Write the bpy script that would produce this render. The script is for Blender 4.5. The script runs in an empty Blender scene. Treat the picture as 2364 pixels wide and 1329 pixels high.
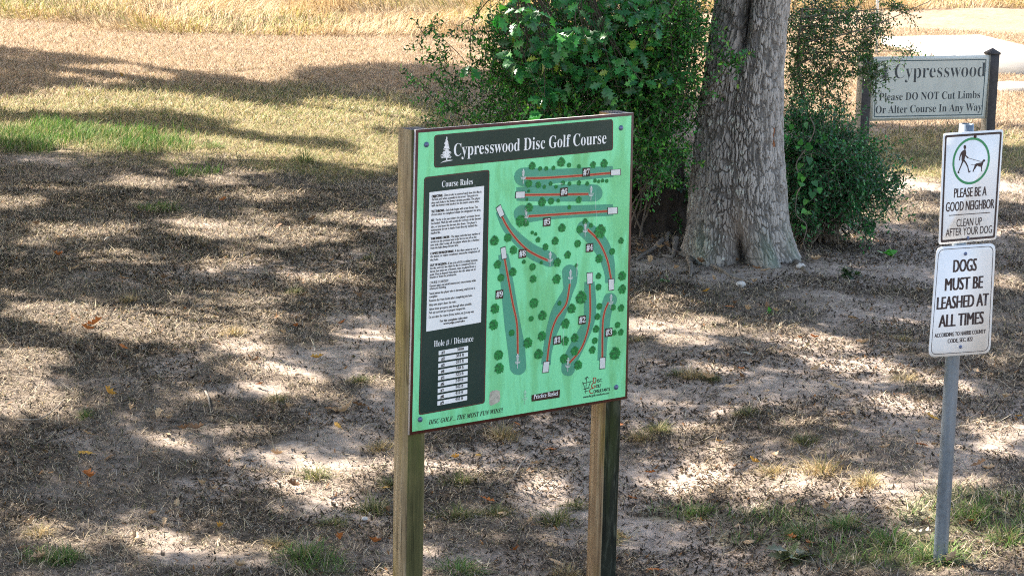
import bpy, math, random
import numpy as np
from mathutils import Matrix, Vector

sc = bpy.context.scene
RAD = math.radians
# ------------------------------------------------------------------ camera
PW, PH, FPX = 2364, 1329, 5400.0          # photograph size and focal length in its pixels
PITCH, ROLL = RAD(11.15), RAD(-1.22)
CAM = np.array([0.0, 0.0, 2.95])
_f = np.array([0, math.cos(PITCH), -math.sin(PITCH)])
_u0 = np.array([0, math.sin(PITCH), math.cos(PITCH)])
_r0 = np.array([1.0, 0, 0])
CR = math.cos(ROLL) * _r0 - math.sin(ROLL) * _u0
CU = math.sin(ROLL) * _r0 + math.cos(ROLL) * _u0
CF = _f
cam_d = bpy.data.cameras.new("camera")
cam_d.sensor_width = 36.0
cam_d.lens = FPX / PW * 36.0
cam_d.clip_start, cam_d.clip_end = 0.1, 3000
cam = bpy.data.objects.new("camera", cam_d)
sc.collection.objects.link(cam)
M = Matrix.Identity(4)
for i in range(3):
    M[i][0], M[i][1], M[i][2], M[i][3] = CR[i], CU[i], -CF[i], CAM[i]
cam.matrix_world = M
sc.camera = cam
# ------------------------------------------------------------------ sky, sun, exposure
SUN_EL = RAD(43)
_sh = np.array([-0.77, 0.64]); _sh /= np.linalg.norm(_sh)
SUN = np.array([_sh[0] * math.cos(SUN_EL), _sh[1] * math.cos(SUN_EL), math.sin(SUN_EL)])   # towards the sun
world = bpy.data.worlds.new("World")
sc.world = world
world.use_nodes = True
wn = world.node_tree
sky = wn.nodes.new("ShaderNodeTexSky")
sky.sky_type = 'NISHITA'
sky.sun_disc = False
sky.sun_elevation = SUN_EL
sky.sun_rotation = math.atan2(SUN[0], SUN[1])
sky.air_density, sky.dust_density, sky.ozone_density = 1.0, 1.6, 0.8
bg = wn.nodes["Background"]
tint = wn.nodes.new("ShaderNodeMix")
tint.data_type = 'RGBA'; tint.blend_type = 'MULTIPLY'
tint.inputs[0].default_value = 1.0
tint.inputs[7].default_value = (1.14, 1.0, 0.88, 1)          # a hazier, whiter sky than the model's
wn.links.new(sky.outputs[0], tint.inputs[6])
wn.links.new(tint.outputs[2], bg.inputs[0])
bg.inputs[1].default_value = 0.12
sun_d = bpy.data.lights.new("sun", 'SUN')
sun_d.energy = 5.0
sun_d.angle = RAD(0.53)
sun_d.color = (1.0, 0.92, 0.80)
sun = bpy.data.objects.new("sun", sun_d)
sc.collection.objects.link(sun)
sun.location = (-20, 20, 25)
sun.rotation_euler = Vector(SUN).to_track_quat('Z', 'Y').to_euler()
sc.view_settings.view_transform = 'Standard'
sc.view_settings.look = 'None'
sc.view_settings.gamma = 1
sc.view_settings.exposure = 2.10
sc.cycles.use_denoising = False
sc.cycles.filter_width = 1.1

# ------------------------------------------------------------------ maths helpers
def ray(px, py):
    return (px - PW / 2) / FPX * CR - (py - PH / 2) / FPX * CU + CF

def at_d(px, py, y):
    d = ray(px, py)
    return CAM + d * (y / d[1])

def project(P):
    d = np.asarray(P) - CAM
    w = np.maximum(d @ CF, 0.01)
    return PW / 2 + FPX * (d @ CR) / w, PH / 2 - FPX * (d @ CU) / w

def sms(t):
    t = np.clip(t, 0, 1)
    return t * t * (3 - 2 * t)

def _hash(ix, iy, s):
    h = (ix.astype(np.int64) * 374761393 + iy.astype(np.int64) * 668265263 + s * 974634533) & 0xffffffff
    h = ((h ^ (h >> 13)) * 1274126177) & 0xffffffff
    return ((h ^ (h >> 16)) & 0xffff) / 65535.0

def vnoise(x, y, s=0):
    ix, iy = np.floor(x), np.floor(y)
    fx, fy = sms(x - ix), sms(y - iy)
    a, b = _hash(ix, iy, s), _hash(ix + 1, iy, s)
    c, d = _hash(ix, iy + 1, s), _hash(ix + 1, iy + 1, s)
    return (a * (1 - fx) + b * fx) * (1 - fy) + (c * (1 - fx) + d * fx) * fy

def fbm(x, y, s=0, o=4):
    t, a, n = 0, 0.5, 0
    for k in range(o):
        t = t + a * vnoise(x * 2 ** k, y * 2 ** k, s + k * 17); n += a; a *= 0.5
    return t / n

def gz(x, y):
    x, y = np.asarray(x, float), np.asarray(y, float)
    s = sms((1.95 - x) / 1.3) * (1 - sms((y - 10.0) / 3.5))
    mound = 0.03 * np.exp(-((x - 1.5) ** 2 + (y - 16.5) ** 2) / 1.6)
    far = sms((y - 26) / 8)
    mound = mound - .065 * np.exp(-((x - 1.85) ** 2 + (y - 9.45) ** 2) / .5)
    return -0.27 * s + mound + 0.05 * (fbm(x * .5, y * .5, 5, 2) - .5) * (1 + far)

def ground(px, py):
    d = ray(px, py); z = 0.0
    for _ in range(12):
        p = CAM + d * ((z - CAM[2]) / d[2]); z = float(gz(p[0], p[1]))
    return np.array([p[0], p[1], z])

# ------------------------------------------------------------------ object helpers
COL = sc.collection
LOC = {}

def tag(o, label=None, cat=None, group=None, kind=None):
    if label: o['label'] = label
    if cat: o['category'] = cat
    if group: o['group'] = group
    if kind: o['kind'] = kind
    return o

def thing(name, label, cat, loc, group=None):
    o = bpy.data.objects.new(name, None)
    o.empty_display_size = 0.2
    COL.objects.link(o)
    o.location = loc
    LOC[o.name] = np.array(loc, float)
    return tag(o, label, cat, group)

def link(o, parent=None):
    COL.objects.link(o)
    if parent is not None:
        o.parent = parent
        LOC[o.name] = LOC[parent.name]
    return o

def mk(name, V, F, mats, parent=None, col=None, smooth=False, fmat=None, sizes=None, origin=None):
    """V world-space vertices, F list of faces or flat loop array with sizes."""
    V = np.asarray(V, np.float64)
    off = LOC[parent.name] if parent is not None else (np.asarray(origin, float) if origin is not None else np.zeros(3))
    V = V - off
    me = bpy.data.meshes.new(name)
    if sizes is None:
        sizes = np.array([len(f) for f in F], np.int32)
        loops = np.fromiter((i for f in F for i in f), np.int32)
    else:
        loops = np.asarray(F, np.int32).ravel(); sizes = np.asarray(sizes, np.int32)
    me.vertices.add(len(V)); me.vertices.foreach_set('co', V.astype(np.float32).ravel())
    me.loops.add(len(loops)); me.loops.foreach_set('vertex_index', loops)
    me.polygons.add(len(sizes))
    st = np.concatenate([[0], np.cumsum(sizes)[:-1]]).astype(np.int32)
    me.polygons.foreach_set('loop_start', st)
    try: me.polygons.foreach_set('loop_total', sizes)
    except Exception: pass
    if fmat is not None: me.polygons.foreach_set('material_index', np.asarray(fmat, np.int32))
    if col is not None:
        a = me.attributes.new('col', 'FLOAT_COLOR', 'POINT')
        c = np.ones((len(V), 4), np.float32); c[:, :3] = col
        a.data.foreach_set('color', c.ravel())
    for m in (mats if isinstance(mats, (list, tuple)) else [mats]): me.materials.append(m)
    me.update(calc_edges=True)
    me.validate()
    if smooth: me.polygons.foreach_set('use_smooth', np.ones(len(me.polygons), bool))
    o = bpy.data.objects.new(name, me)
    if parent is None and origin is not None: o.location = off
    link(o, parent)
    if parent is None: LOC[o.name] = off
    return o

class MB:
    """collects tubes and boxes into one mesh"""
    def __init__(s): s.V, s.F, s.n, s.C = [], [], 0, []
    def add(s, V, F, c=None):
        s.V.append(np.asarray(V, float)); s.F += [tuple(i + s.n for i in f) for f in F]
        s.C.append(np.tile(c if c is not None else (1, 1, 1), (len(V), 1))); s.n += len(V)
    def tube(s, pts, rad, sides=7, c=None, cap=True):
        pts = np.asarray(pts, float); n = len(pts)
        rad = np.broadcast_to(rad, (n,))
        t = np.gradient(pts, axis=0); t /= np.linalg.norm(t, axis=1)[:, None] + 1e-9
        ref = np.array([0.31, 0.87, 0.38])
        a = np.cross(t, ref); a /= np.linalg.norm(a, axis=1)[:, None] + 1e-9
        b = np.cross(t, a)
        th = np.arange(sides) * 2 * math.pi / sides
        V = (pts[:, None] + rad[:, None, None] * (np.cos(th)[None, :, None] * a[:, None] + np.sin(th)[None, :, None] * b[:, None])).reshape(-1, 3)
        F = [(i * sides + k, i * sides + (k + 1) % sides, (i + 1) * sides + (k + 1) % sides, (i + 1) * sides + k) for i in range(n - 1) for k in range(sides)]
        if cap: F += [tuple(range(sides))[::-1], tuple((n - 1) * sides + k for k in range(sides))]
        s.add(V, F, c)
    def box(s, o, a, b, c_, col=None):
        o, a, b, c_ = map(lambda q: np.asarray(q, float), (o, a, b, c_))
        V = [o, o + a, o + a + b, o + b, o + c_, o + a + c_, o + a + b + c_, o + b + c_]
        s.add(V, [(0, 3, 2, 1), (4, 5, 6, 7), (0, 1, 5, 4), (1, 2, 6, 5), (2, 3, 7, 6), (3, 0, 4, 7)], col)
    def build(s, name, mats, parent=None, smooth=False, col=False, **k):
        return mk(name, np.concatenate(s.V), s.F, mats, parent, smooth=smooth, col=np.concatenate(s.C) if col else None, **k)

# ------------------------------------------------------------------ materials
def new_mat(name):
    m = bpy.data.materials.new(name); m.use_nodes = True
    return m, m.node_tree, m.node_tree.nodes["Principled BSDF"]

def N(nt, t, **k):
    n = nt.nodes.new(t)
    for a, v in k.items():
        if a.startswith('i_'):
            key = a[2:]; key = int(key) if key.isdigit() else key
            n.inputs[key].default_value = v
        else: setattr(n, a, v)
    return n

def ramp(nt, fac, stops):
    r = nt.nodes.new('ShaderNodeValToRGB')
    el = r.color_ramp.elements
    while len(el) < len(stops): el.new(0.5)
    for e, (p, c) in zip(el, stops):
        e.position = p; e.color = (*c, 1) if len(c) == 3 else c
    nt.links.new(fac, r.inputs[0])
    return r.outputs[0]

def noise(nt, scale, detail=4, rough=.6, vec=None, sc3=None, dist=0.0):
    n = N(nt, 'ShaderNodeTexNoise'); n.inputs['Scale'].default_value = scale
    n.inputs['Detail'].default_value = detail; n.inputs['Roughness'].default_value = rough
    n.inputs['Distortion'].default_value = dist
    if vec is None: vec = N(nt, 'ShaderNodeTexCoord').outputs['Object']
    if sc3:
        mp = N(nt, 'ShaderNodeMapping'); mp.inputs['Scale'].default_value = sc3
        nt.links.new(vec, mp.inputs[0]); vec = mp.outputs[0]
    nt.links.new(vec, n.inputs['Vector'])
    return n.outputs['Fac']

def mixc(nt, fac, a, b, mode='MIX'):
    m = N(nt, 'ShaderNodeMix', data_type='RGBA', blend_type=mode)
    for s, v in ((0, fac), (6, a), (7, b)):
        if isinstance(v, (int, float)): m.inputs[s].default_value = v
        elif isinstance(v, tuple): m.inputs[s].default_value = (*v, 1)
        else: nt.links.new(v, m.inputs[s])
    return m.outputs[2]

def bump(nt, b, h, strength=.4, dist=.01):
    n = N(nt, 'ShaderNodeBump'); n.inputs['Strength'].default_value = strength; n.inputs['Distance'].default_value = dist
    nt.links.new(h, n.inputs['Height']); nt.links.new(n.outputs[0], b.inputs['Normal'])

def plain(name, c, rough=.6, metal=0.0, vary=.12, scale=40, spec=.4):
    m, nt, b = new_mat(name)
    f = noise(nt, scale, 5)
    lo = tuple(max(0, x * (1 - vary)) for x in c); hi = tuple(min(1, x * (1 + vary)) for x in c)
    nt.links.new(ramp(nt, f, [(.3, lo), (.7, hi)]), b.inputs['Base Color'])
    b.inputs['Roughness'].default_value = rough; b.inputs['Metallic'].default_value = metal
    b.inputs['Specular IOR Level'].default_value = spec
    return m

def attr_mat(name, rough=.8, transl=0.0, spec=.25, gain=(1, 1, 1), tint=(1.2, 1.5, .6)):
    m, nt, b = new_mat(name)
    a = N(nt, 'ShaderNodeAttribute', attribute_name='col')
    c = a.outputs['Color']
    if gain != (1, 1, 1): c = mixc(nt, 1.0, c, gain, 'MULTIPLY')
    nt.links.new(c, b.inputs['Base Color'])
    b.inputs['Roughness'].default_value = rough
    b.inputs['Specular IOR Level'].default_value = spec
    if transl:
        t = N(nt, 'ShaderNodeBsdfTranslucent'); mx = N(nt, 'ShaderNodeMixShader'); mx.inputs[0].default_value = transl
        nt.links.new(mixc(nt, 1.0, c, tint, 'MULTIPLY'), t.inputs[0])
        nt.links.new(b.outputs[0], mx.inputs[1]); nt.links.new(t.outputs[0], mx.inputs[2])
        nt.links.new(mx.outputs[0], nt.nodes['Material Output'].inputs[0])
    return m

M_GRASS = attr_mat('grass_blades', .75, .22, .2, tint=(1.1, 1.1, .95))
M_LEAF = attr_mat('green_leaf', .36, .20, .55)
M_DEAD = attr_mat('dead_leaf', .75, .15, .25)
M_BARK = None

# ------------------------------------------------------------------ text
def bold(s):
    o = ''
    for c in s:
        if 'A' <= c <= 'Z': o += chr(0x1D400 + ord(c) - 65)
        elif 'a' <= c <= 'z': o += chr(0x1D41A + ord(c) - 97)
        elif '0' <= c <= '9': o += chr(0x1D7CE + ord(c) - 48)
        else: o += c
    return o

def ital(s):
    return ''.join(chr(0x1D468 + ord(c) - 65) if 'A' <= c <= 'Z' else c for c in s)

def text_mesh(s, off=0.0):
    cu = bpy.data.curves.new('t', 'FONT'); cu.body = s; cu.size = 1; cu.offset = off; cu.resolution_u = 3
    o = bpy.data.objects.new('t', cu); COL.objects.link(o)
    dg = bpy.context.evaluated_depsgraph_get(); dg.update()
    me = o.evaluated_get(dg).to_mesh()
    V = np.empty(len(me.vertices) * 3); me.vertices.foreach_get('co', V); V = V.reshape(-1, 3)
    F = [tuple(p.vertices) for p in me.polygons]
    o.evaluated_get(dg).to_mesh_clear()
    bpy.data.objects.remove(o); bpy.data.curves.remove(cu)
    return V, F

class Plane:
    """a flat panel: origin top-left, e to the right, up, normal towards the viewer"""
    def __init__(s, tl, yaw, lean=0.0):
        s.o = np.array(tl, float)
        e = np.array([math.cos(yaw), math.sin(yaw), 0]); up = np.array([0, 0, 1.0])
        s.e = math.cos(lean) * e + math.sin(lean) * up
        s.up = -math.sin(lean) * e + math.cos(lean) * up
        s.n = np.cross(s.e, s.up)
    def uv(s, px, py):
        d = ray(px, py); t = ((s.o - CAM) @ s.n) / (d @ s.n)
        p = CAM + d * t - s.o
        return np.array([p @ s.e, p @ s.up])
    def w(s, uv, h=0.0):
        uv = np.asarray(uv, float).reshape(-1, 2)
        return s.o + uv[:, :1] * s.e + uv[:, 1:2] * s.up + h * s.n
    def px(s, pts):
        return np.array([s.uv(*p) for p in pts])
    def poly(s, name, uv, h, m, parent):
        return mk(name, s.w(uv, h), [tuple(range(len(uv)))], m, parent)
    def slab(s, name, uv, h0, h1, mats, parent, fmat=None):
        n = len(uv); V = np.concatenate([s.w(uv, h0), s.w(uv, h1)])
        F = [tuple(range(n, 2 * n)), tuple(range(n))[::-1]] + [(i, (i + 1) % n, n + (i + 1) % n, n + i) for i in range(n)]
        return mk(name, V, F, mats, parent, fmat=fmat)
    def text(s, T, p0, p1, asc, h, off=0.0, ref=None):
        """off < 0 thins the letters; off > 0 sets them twice, slightly apart, for a heavier weight"""
        if off > 0:
            V, F = s.text(T, p0, p1, asc, h, 0.0, ref)
            k = abs(s.uv(p0[0], p0[1] - asc)[1] - s.uv(*p0)[1])
            n = len(V); d = s.e * (off * k)
            return np.concatenate([V - d, V + d + s.n * .00015]), F + [tuple(i + n for i in f) for f in F]
        """text between two photo points (baseline), asc = height in photo pixels; returns verts, faces"""
        a, b = s.uv(*p0), s.uv(*p1)
        v = (a[1] + b[1]) / 2
        k = (s.uv(p0[0], p0[1] - asc)[1] - a[1] + s.uv(p1[0], p1[1] - asc)[1] - b[1]) / 2
        V, F = text_mesh(T, off)
        x0, x1 = V[:, 0].min(), V[:, 0].max()
        uv = np.stack([a[0] + (V[:, 0] - x0) / (x1 - x0) * (b[0] - a[0]), v + V[:, 1] / (ref or V[:, 1].max()) * k], 1)
        return s.w(uv, h), F
    def texts(s, name, items, h, m, parent):
        mb = MB()
        for it in items: mb.add(*s.text(*it[:4], h, *it[4:]))
        return mb.build(name, m, parent)

def rrect(u0, v0, u1, v1, r, k=5):
    P = []
    for cx, cy, a in ((u1 - r, v1 - r, 0), (u0 + r, v1 - r, 90), (u0 + r, v0 + r, 180), (u1 - r, v0 + r, 270)):
        for i in range(k + 1):
            t = RAD(a + 90 * i / k); P.append((cx + r * math.cos(t), cy + r * math.sin(t)))
    return np.array(P)

def ring(pl, name, outer, inner, h, m, parent):
    n = len(outer); V = np.concatenate([pl.w(outer, h), pl.w(inner, h)])
    return mk(name, V, [(i, (i + 1) % n, n + (i + 1) % n, n + i) for i in range(n)], m, parent)

def quad_in(q, r, k=4):
    """rounded corners on an arbitrary quad of uv points"""
    q = np.asarray(q, float); P = []
    for i in range(4):
        a, c, b = q[i - 1], q[i], q[(i + 1) % 4]
        da = (a - c) / np.linalg.norm(a - c); db = (b - c) / np.linalg.norm(b - c)
        for j in range(k + 1):
            t = j / k
            P.append(c + r * ((1 - t) ** 2 * da + t ** 2 * db))
    return np.array(P)

def catmull(P, n=6):
    P = np.asarray(P, float); Q = np.vstack([2 * P[0] - P[1], P, 2 * P[-1] - P[-2]]); out = []
    for i in range(1, len(Q) - 2):
        for t in np.arange(n) / n:
            a, b, c, d = Q[i - 1:i + 3]
            out.append(.5 * (2 * b + (c - a) * t + (2 * a - 5 * b + 4 * c - d) * t * t + (3 * b - a - 3 * c + d) * t ** 3))
    out.append(P[-1]); return np.array(out)

def dome(pl, uv, r, h0, hh, name, m, parent, rings=4, seg=14):
    V, F = [], []
    for i in range(rings):
        a = i / rings * math.pi / 2
        for k in range(seg):
            t = 2 * math.pi * k / seg
            V.append(pl.w([(uv[0] + r * math.cos(a) * math.cos(t), uv[1] + r * math.cos(a) * math.sin(t))], h0 + hh * math.sin(a))[0])
    V.append(pl.w([uv], h0 + hh)[0])
    for i in range(rings - 1):
        for k in range(seg): F.append((i * seg + k, i * seg + (k + 1) % seg, (i + 1) * seg + (k + 1) % seg, (i + 1) * seg + k))
    F += [((rings - 1) * seg + k, (rings - 1) * seg + (k + 1) % seg, len(V) - 1) for k in range(seg)]
    return mk(name, V, F, m, parent, smooth=True)

# ================================================================== GROUND
rng = np.random.RandomState(11)

def in_ell(px, py, L, mx=0, my=0, slope=.06):
    r = np.zeros(np.shape(px), bool)
    for cx, cy, rx, ry in L:
        r |= ((px - cx) / (rx + mx)) ** 2 + ((py - cy - slope * (px - cx)) / (ry + my)) ** 2 < 1
    return r

def soft_ell(px, py, L, slope=.03, soft=.6):
    r = np.zeros(np.shape(px))
    for cx, cy, rx, ry in L:
        d = np.sqrt(((px - cx) / rx) ** 2 + ((py - cy - slope * (px - cx)) / ry) ** 2)
        r = np.maximum(r, sms((1 + soft / 2 - d) / soft))
    return r

# where direct sun reaches the ground through the trees (ground spots, located on the photograph)
SPOTS = [(250, 172, 130, 13), (330, 236, 230, 15), (110, 245, 120, 12), (560, 262, 200, 11), (830, 266, 140, 26), (180, 322, 220, 24), (470, 340, 160, 18),
 (700, 300, 140, 13), (900, 335, 70, 16), (600, 352, 200, 10), (870, 368, 60, 18), (40, 470, 60, 9), (150, 534, 75, 9), (468, 518, 65, 9), (704, 540, 110, 11), (818, 511, 65, 10),
 (525, 546, 60, 7), (305, 597, 42, 6), (761, 644, 85, 9), (130, 712, 90, 20), (320, 745, 250, 34), (480, 770, 130, 26), (600, 740, 60, 30), (23, 838, 50, 26), (70, 920, 80, 36),
 (530, 980, 50, 10), (343, 1005, 60, 12), (868, 1042, 60, 24), (457, 1243, 100, 16), (457, 1297, 70, 13), (267, 1222, 90, 26), (60, 1220, 80, 11), (856, 1297, 70, 14), (20, 1180, 40, 10),
 (1550, 704, 65, 9), (1670, 753, 55, 9), (1906, 790, 90, 14), (2016, 848, 100, 13), (2087, 932, 80, 20), (1637, 847, 55, 7), (1511, 1110, 75, 28), (1885, 1108, 170, 32), (2098, 1165, 70, 34),
 (1473, 924, 32, 8), (1550, 980, 65, 9), (1857, 980, 65, 7), (2325, 656, 40, 9), (2335, 1000, 40, 26), (1013, 1066, 55, 13), (1190, 1062, 50, 9), (905, 1240, 40, 10), (2100, 418, 90, 24), (2340, 440, 50, 26),
 (2130, 482, 60, 9), (2330, 320, 50, 14), (1130, 1150, 30, 8), (2230, 1120, 60, 16), (1700, 1180, 40, 9), (640, 1040, 40, 9), (690, 905, 40, 8), (420, 905, 50, 8), (850, 770, 60, 10), (2000, 560, 40, 6), (600, 455, 50, 7), (340, 428, 60, 8), (250, 600, 40, 5)]

def sun_gate(x, y):
    """True where the canopy must leave the sun through"""
    px, py = project(np.stack([x, y, gz(x, y)], -1))
    edge = np.interp(px, [0, 250, 400, 560, 620, 640, 700, 900, 1000, 1400, 1800, 1860, 2400], [105, 140, 163, 180, 192, 198, 158, 147, 150, 200, 240, 286, 292])
    edge = edge + 14 * (fbm(x * 1.2, y * 1.2, 91, 3) - .5)
    g = py < edge
    wx = px + 50 * (fbm(x * 2.5, y * 2.5, 71, 3) - .5); wy = py + 18 * (fbm(x * 2.5 + 9, y * 2.5, 72, 3) - .5)
    g |= in_ell(wx, wy, SPOTS, 22, 7)
    keepdark = soft_ell(px, py, [(1650, 560, 260, 110), (250, 660, 260, 36), (300, 1110, 260, 70), (1990, 620, 180, 60)], 0, .3) > .5
    g |= (fbm(x * 2.1, y * 1.6, 73, 3) > .672) & ~keepdark & (py > 330)
    return g

BARE = [(1700, 880, 300, 60), (1650, 620, 200, 40), (1560, 930, 140, 50), (1130, 1060, 160, 30), (870, 760, 100, 60), (700, 600, 160, 30), (640, 1060, 120, 30), (800, 1180, 120, 30), (1250, 1000, 150, 40), (1300, 1150, 120, 50), (560, 900, 70, 20), (740, 830, 120, 40),
        (1480, 640, 120, 30), (2080, 600, 160, 60), (120, 365, 120, 18), (550, 1120, 120, 20), (880, 920, 60, 40), (2010, 750, 180, 60), (1540, 1110, 90, 30), (480, 1290, 120, 22), (1980, 830, 150, 40), (860, 700, 90, 50)]
GREEN = [(170, 318, 230, 24), (330, 335, 130, 22), (60, 340, 80, 20), (480, 400, 60, 8), (1800, 1200, 160, 26), (2050, 1280, 200, 36), (2210, 1180, 120, 50), (1560, 1190, 90, 20), (740, 1300, 80, 22), (150, 1300, 70, 22), (1700, 1250, 80, 16), (2330, 1200, 80, 60), (380, 490, 60, 10)]
MIDGRASS = [(480, 280, 640, 90), (800, 360, 260, 50), (2230, 360, 260, 60)]

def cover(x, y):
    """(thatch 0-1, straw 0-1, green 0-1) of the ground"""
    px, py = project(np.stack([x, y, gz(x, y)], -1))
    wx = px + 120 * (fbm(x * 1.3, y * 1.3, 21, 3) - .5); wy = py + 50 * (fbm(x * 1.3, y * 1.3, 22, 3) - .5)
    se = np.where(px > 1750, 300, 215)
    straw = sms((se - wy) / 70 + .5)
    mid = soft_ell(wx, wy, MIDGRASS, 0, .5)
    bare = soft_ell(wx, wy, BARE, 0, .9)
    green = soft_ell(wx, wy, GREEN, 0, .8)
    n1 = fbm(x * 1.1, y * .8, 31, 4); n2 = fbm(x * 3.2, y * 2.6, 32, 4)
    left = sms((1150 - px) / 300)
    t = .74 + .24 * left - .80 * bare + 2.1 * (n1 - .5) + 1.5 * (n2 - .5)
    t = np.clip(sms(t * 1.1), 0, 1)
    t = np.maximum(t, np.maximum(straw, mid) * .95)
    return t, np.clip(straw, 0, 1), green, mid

xs = np.concatenate([np.array([-600, -300, -120, -60, -35, -22, -15]), np.arange(-11, 11, .045), np.array([11.5, 13, 16, 22, 35, 60, 120, 300, 600])])
ys = np.concatenate([np.array([-60, -30, -12, -4, 0, 3, 5]), np.arange(6.5, 19, .04), np.arange(19, 48, .09), np.array([48.5, 50, 54, 60, 75, 100, 150, 250, 400, 700, 1500])])
X, Y = np.meshgrid(xs, ys)
Xf, Yf = X.ravel(), Y.ravel()
T, S, G, MG = cover(Xf, Yf)
Z = gz(Xf, Yf)
near = (np.abs(Xf) < 11.2) & (Yf > 6.4) & (Yf < 48)
mic = .030 * (fbm(Xf * 3, Yf * 3, 41, 3) - .5) + .018 * (fbm(Xf * 11, Yf * 11, 42, 3) - .5) + .012 * (vnoise(Xf * 24, Yf * 24, 43) - .5) + .012 * T * vnoise(Xf * 20, Yf * 20, 44)
Z = Z + np.where(near, mic, 0)
def gzm(x, y):
    t = cover(x, y)[0]
    return gz(x, y) + .030 * (fbm(x * 3, y * 3, 41, 3) - .5) + .018 * (fbm(x * 11, y * 11, 42, 3) - .5) + .006 * t
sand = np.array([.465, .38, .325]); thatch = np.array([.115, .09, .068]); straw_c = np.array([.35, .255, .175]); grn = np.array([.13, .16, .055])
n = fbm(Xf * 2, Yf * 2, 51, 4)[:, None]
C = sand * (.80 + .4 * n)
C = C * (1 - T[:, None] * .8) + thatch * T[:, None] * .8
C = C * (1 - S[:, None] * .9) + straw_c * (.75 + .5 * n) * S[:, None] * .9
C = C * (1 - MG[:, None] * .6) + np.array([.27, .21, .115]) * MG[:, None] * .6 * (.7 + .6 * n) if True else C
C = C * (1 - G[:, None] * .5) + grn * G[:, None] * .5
# darker brown ground under the shrubs and at the trunk foot
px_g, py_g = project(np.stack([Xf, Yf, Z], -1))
dark_ground = soft_ell(px_g, py_g, [(1520, 540, 90, 50), (1400, 480, 200, 60), (1930, 560, 120, 24), (1700, 600, 160, 20)], 0, .8)[:, None] * .6
C = C * (1 - dark_ground) + np.array([.10, .075, .06]) * dark_ground
nx, ny = len(xs), len(ys)
idx = np.arange(nx * ny).reshape(ny, nx)
Fq = np.stack([idx[:-1, :-1], idx[:-1, 1:], idx[1:, 1:], idx[1:, :-1]], -1).reshape(-1, 4)

m, nt, b = new_mat('sandy_ground')
a = N(nt, 'ShaderNodeAttribute', attribute_name='col')
co = N(nt, 'ShaderNodeTexCoord').outputs['Object']
f1 = noise(nt, 28, 6, .7, co); f2 = noise(nt, 95, 4, .7, co); f3 = noise(nt, 9, 5, .6, co)
c = mixc(nt, ramp(nt, f1, [(.32, (.0, .0, .0)), (.62, (1, 1, 1))]), mixc(nt, 1.0, a.outputs['Color'], (.52, .50, .48), 'MULTIPLY'), a.outputs['Color'])
c = mixc(nt, ramp(nt, f2, [(.30, (.75, .75, .75)), (.46, (0, 0, 0))]), c, (.085, .066, .05))
c = mixc(nt, ramp(nt, f3, [(.45, (0, 0, 0)), (.72, (.45,) * 3)]), c, mixc(nt, 1.0, a.outputs['Color'], (1.28, 1.26, 1.25), 'MULTIPLY'))
nt.links.new(c, b.inputs['Base Color'])
b.inputs['Roughness'].default_value = .95; b.inputs['Specular IOR Level'].default_value = .1
hh = mixc(nt, .5, f1, f2)
bump(nt, b, hh, .7, .02)
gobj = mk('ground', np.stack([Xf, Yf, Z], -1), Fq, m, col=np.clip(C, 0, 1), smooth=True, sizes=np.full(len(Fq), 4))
tag(gobj, kind='structure')

# ------------------------------------------------------------------ grass made of single blades
def blades(P, L, W, H, lean, curl, C):
    n = len(P)
    def dirv(l): return np.stack([np.cos(H) * np.sin(l), np.sin(H) * np.sin(l), np.cos(l)], -1)
    d1, d2 = dirv(lean), dirv(np.minimum(lean + curl, 1.75))
    tw = rng.uniform(-.6, .6, n)
    s = np.stack([-np.sin(H + tw), np.cos(H + tw), np.zeros(n)], -1) * (W / 2)[:, None]
    mid = P + d1 * (L * .5)[:, None]; tip = mid + d2 * (L * .5)[:, None]
    V = np.stack([P - s, P + s, mid - s * .8, mid + s * .8, tip], 1).reshape(-1, 3)
    b = np.arange(n)[:, None] * 5
    F = np.concatenate([b + np.array([0, 1, 3, 2]), b + np.array([2, 3, 4])], 1).ravel()
    sz = np.tile([4, 3], n)
    return V, F, sz, np.repeat(C, 5, 0)

def pal(n, cols, w, jit=.25):
    i = rng.choice(len(cols), n, p=np.array(w) / sum(w))
    return np.clip(np.array(cols)[i] * (1 + rng.uniform(-jit, jit, (n, 1))), 0, 1)

def scatter(y0, y1, dens, pad=.5):
    area = .2195 * (y1 ** 2 - y0 ** 2) + 2 * pad * (y1 - y0)
    n = int(area * dens * 1.2)
    y = np.sqrt(rng.uniform(y0 ** 2, y1 ** 2, n)); x = rng.uniform(-1, 1, n) * (.2195 * y + pad)
    return x, y

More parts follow.
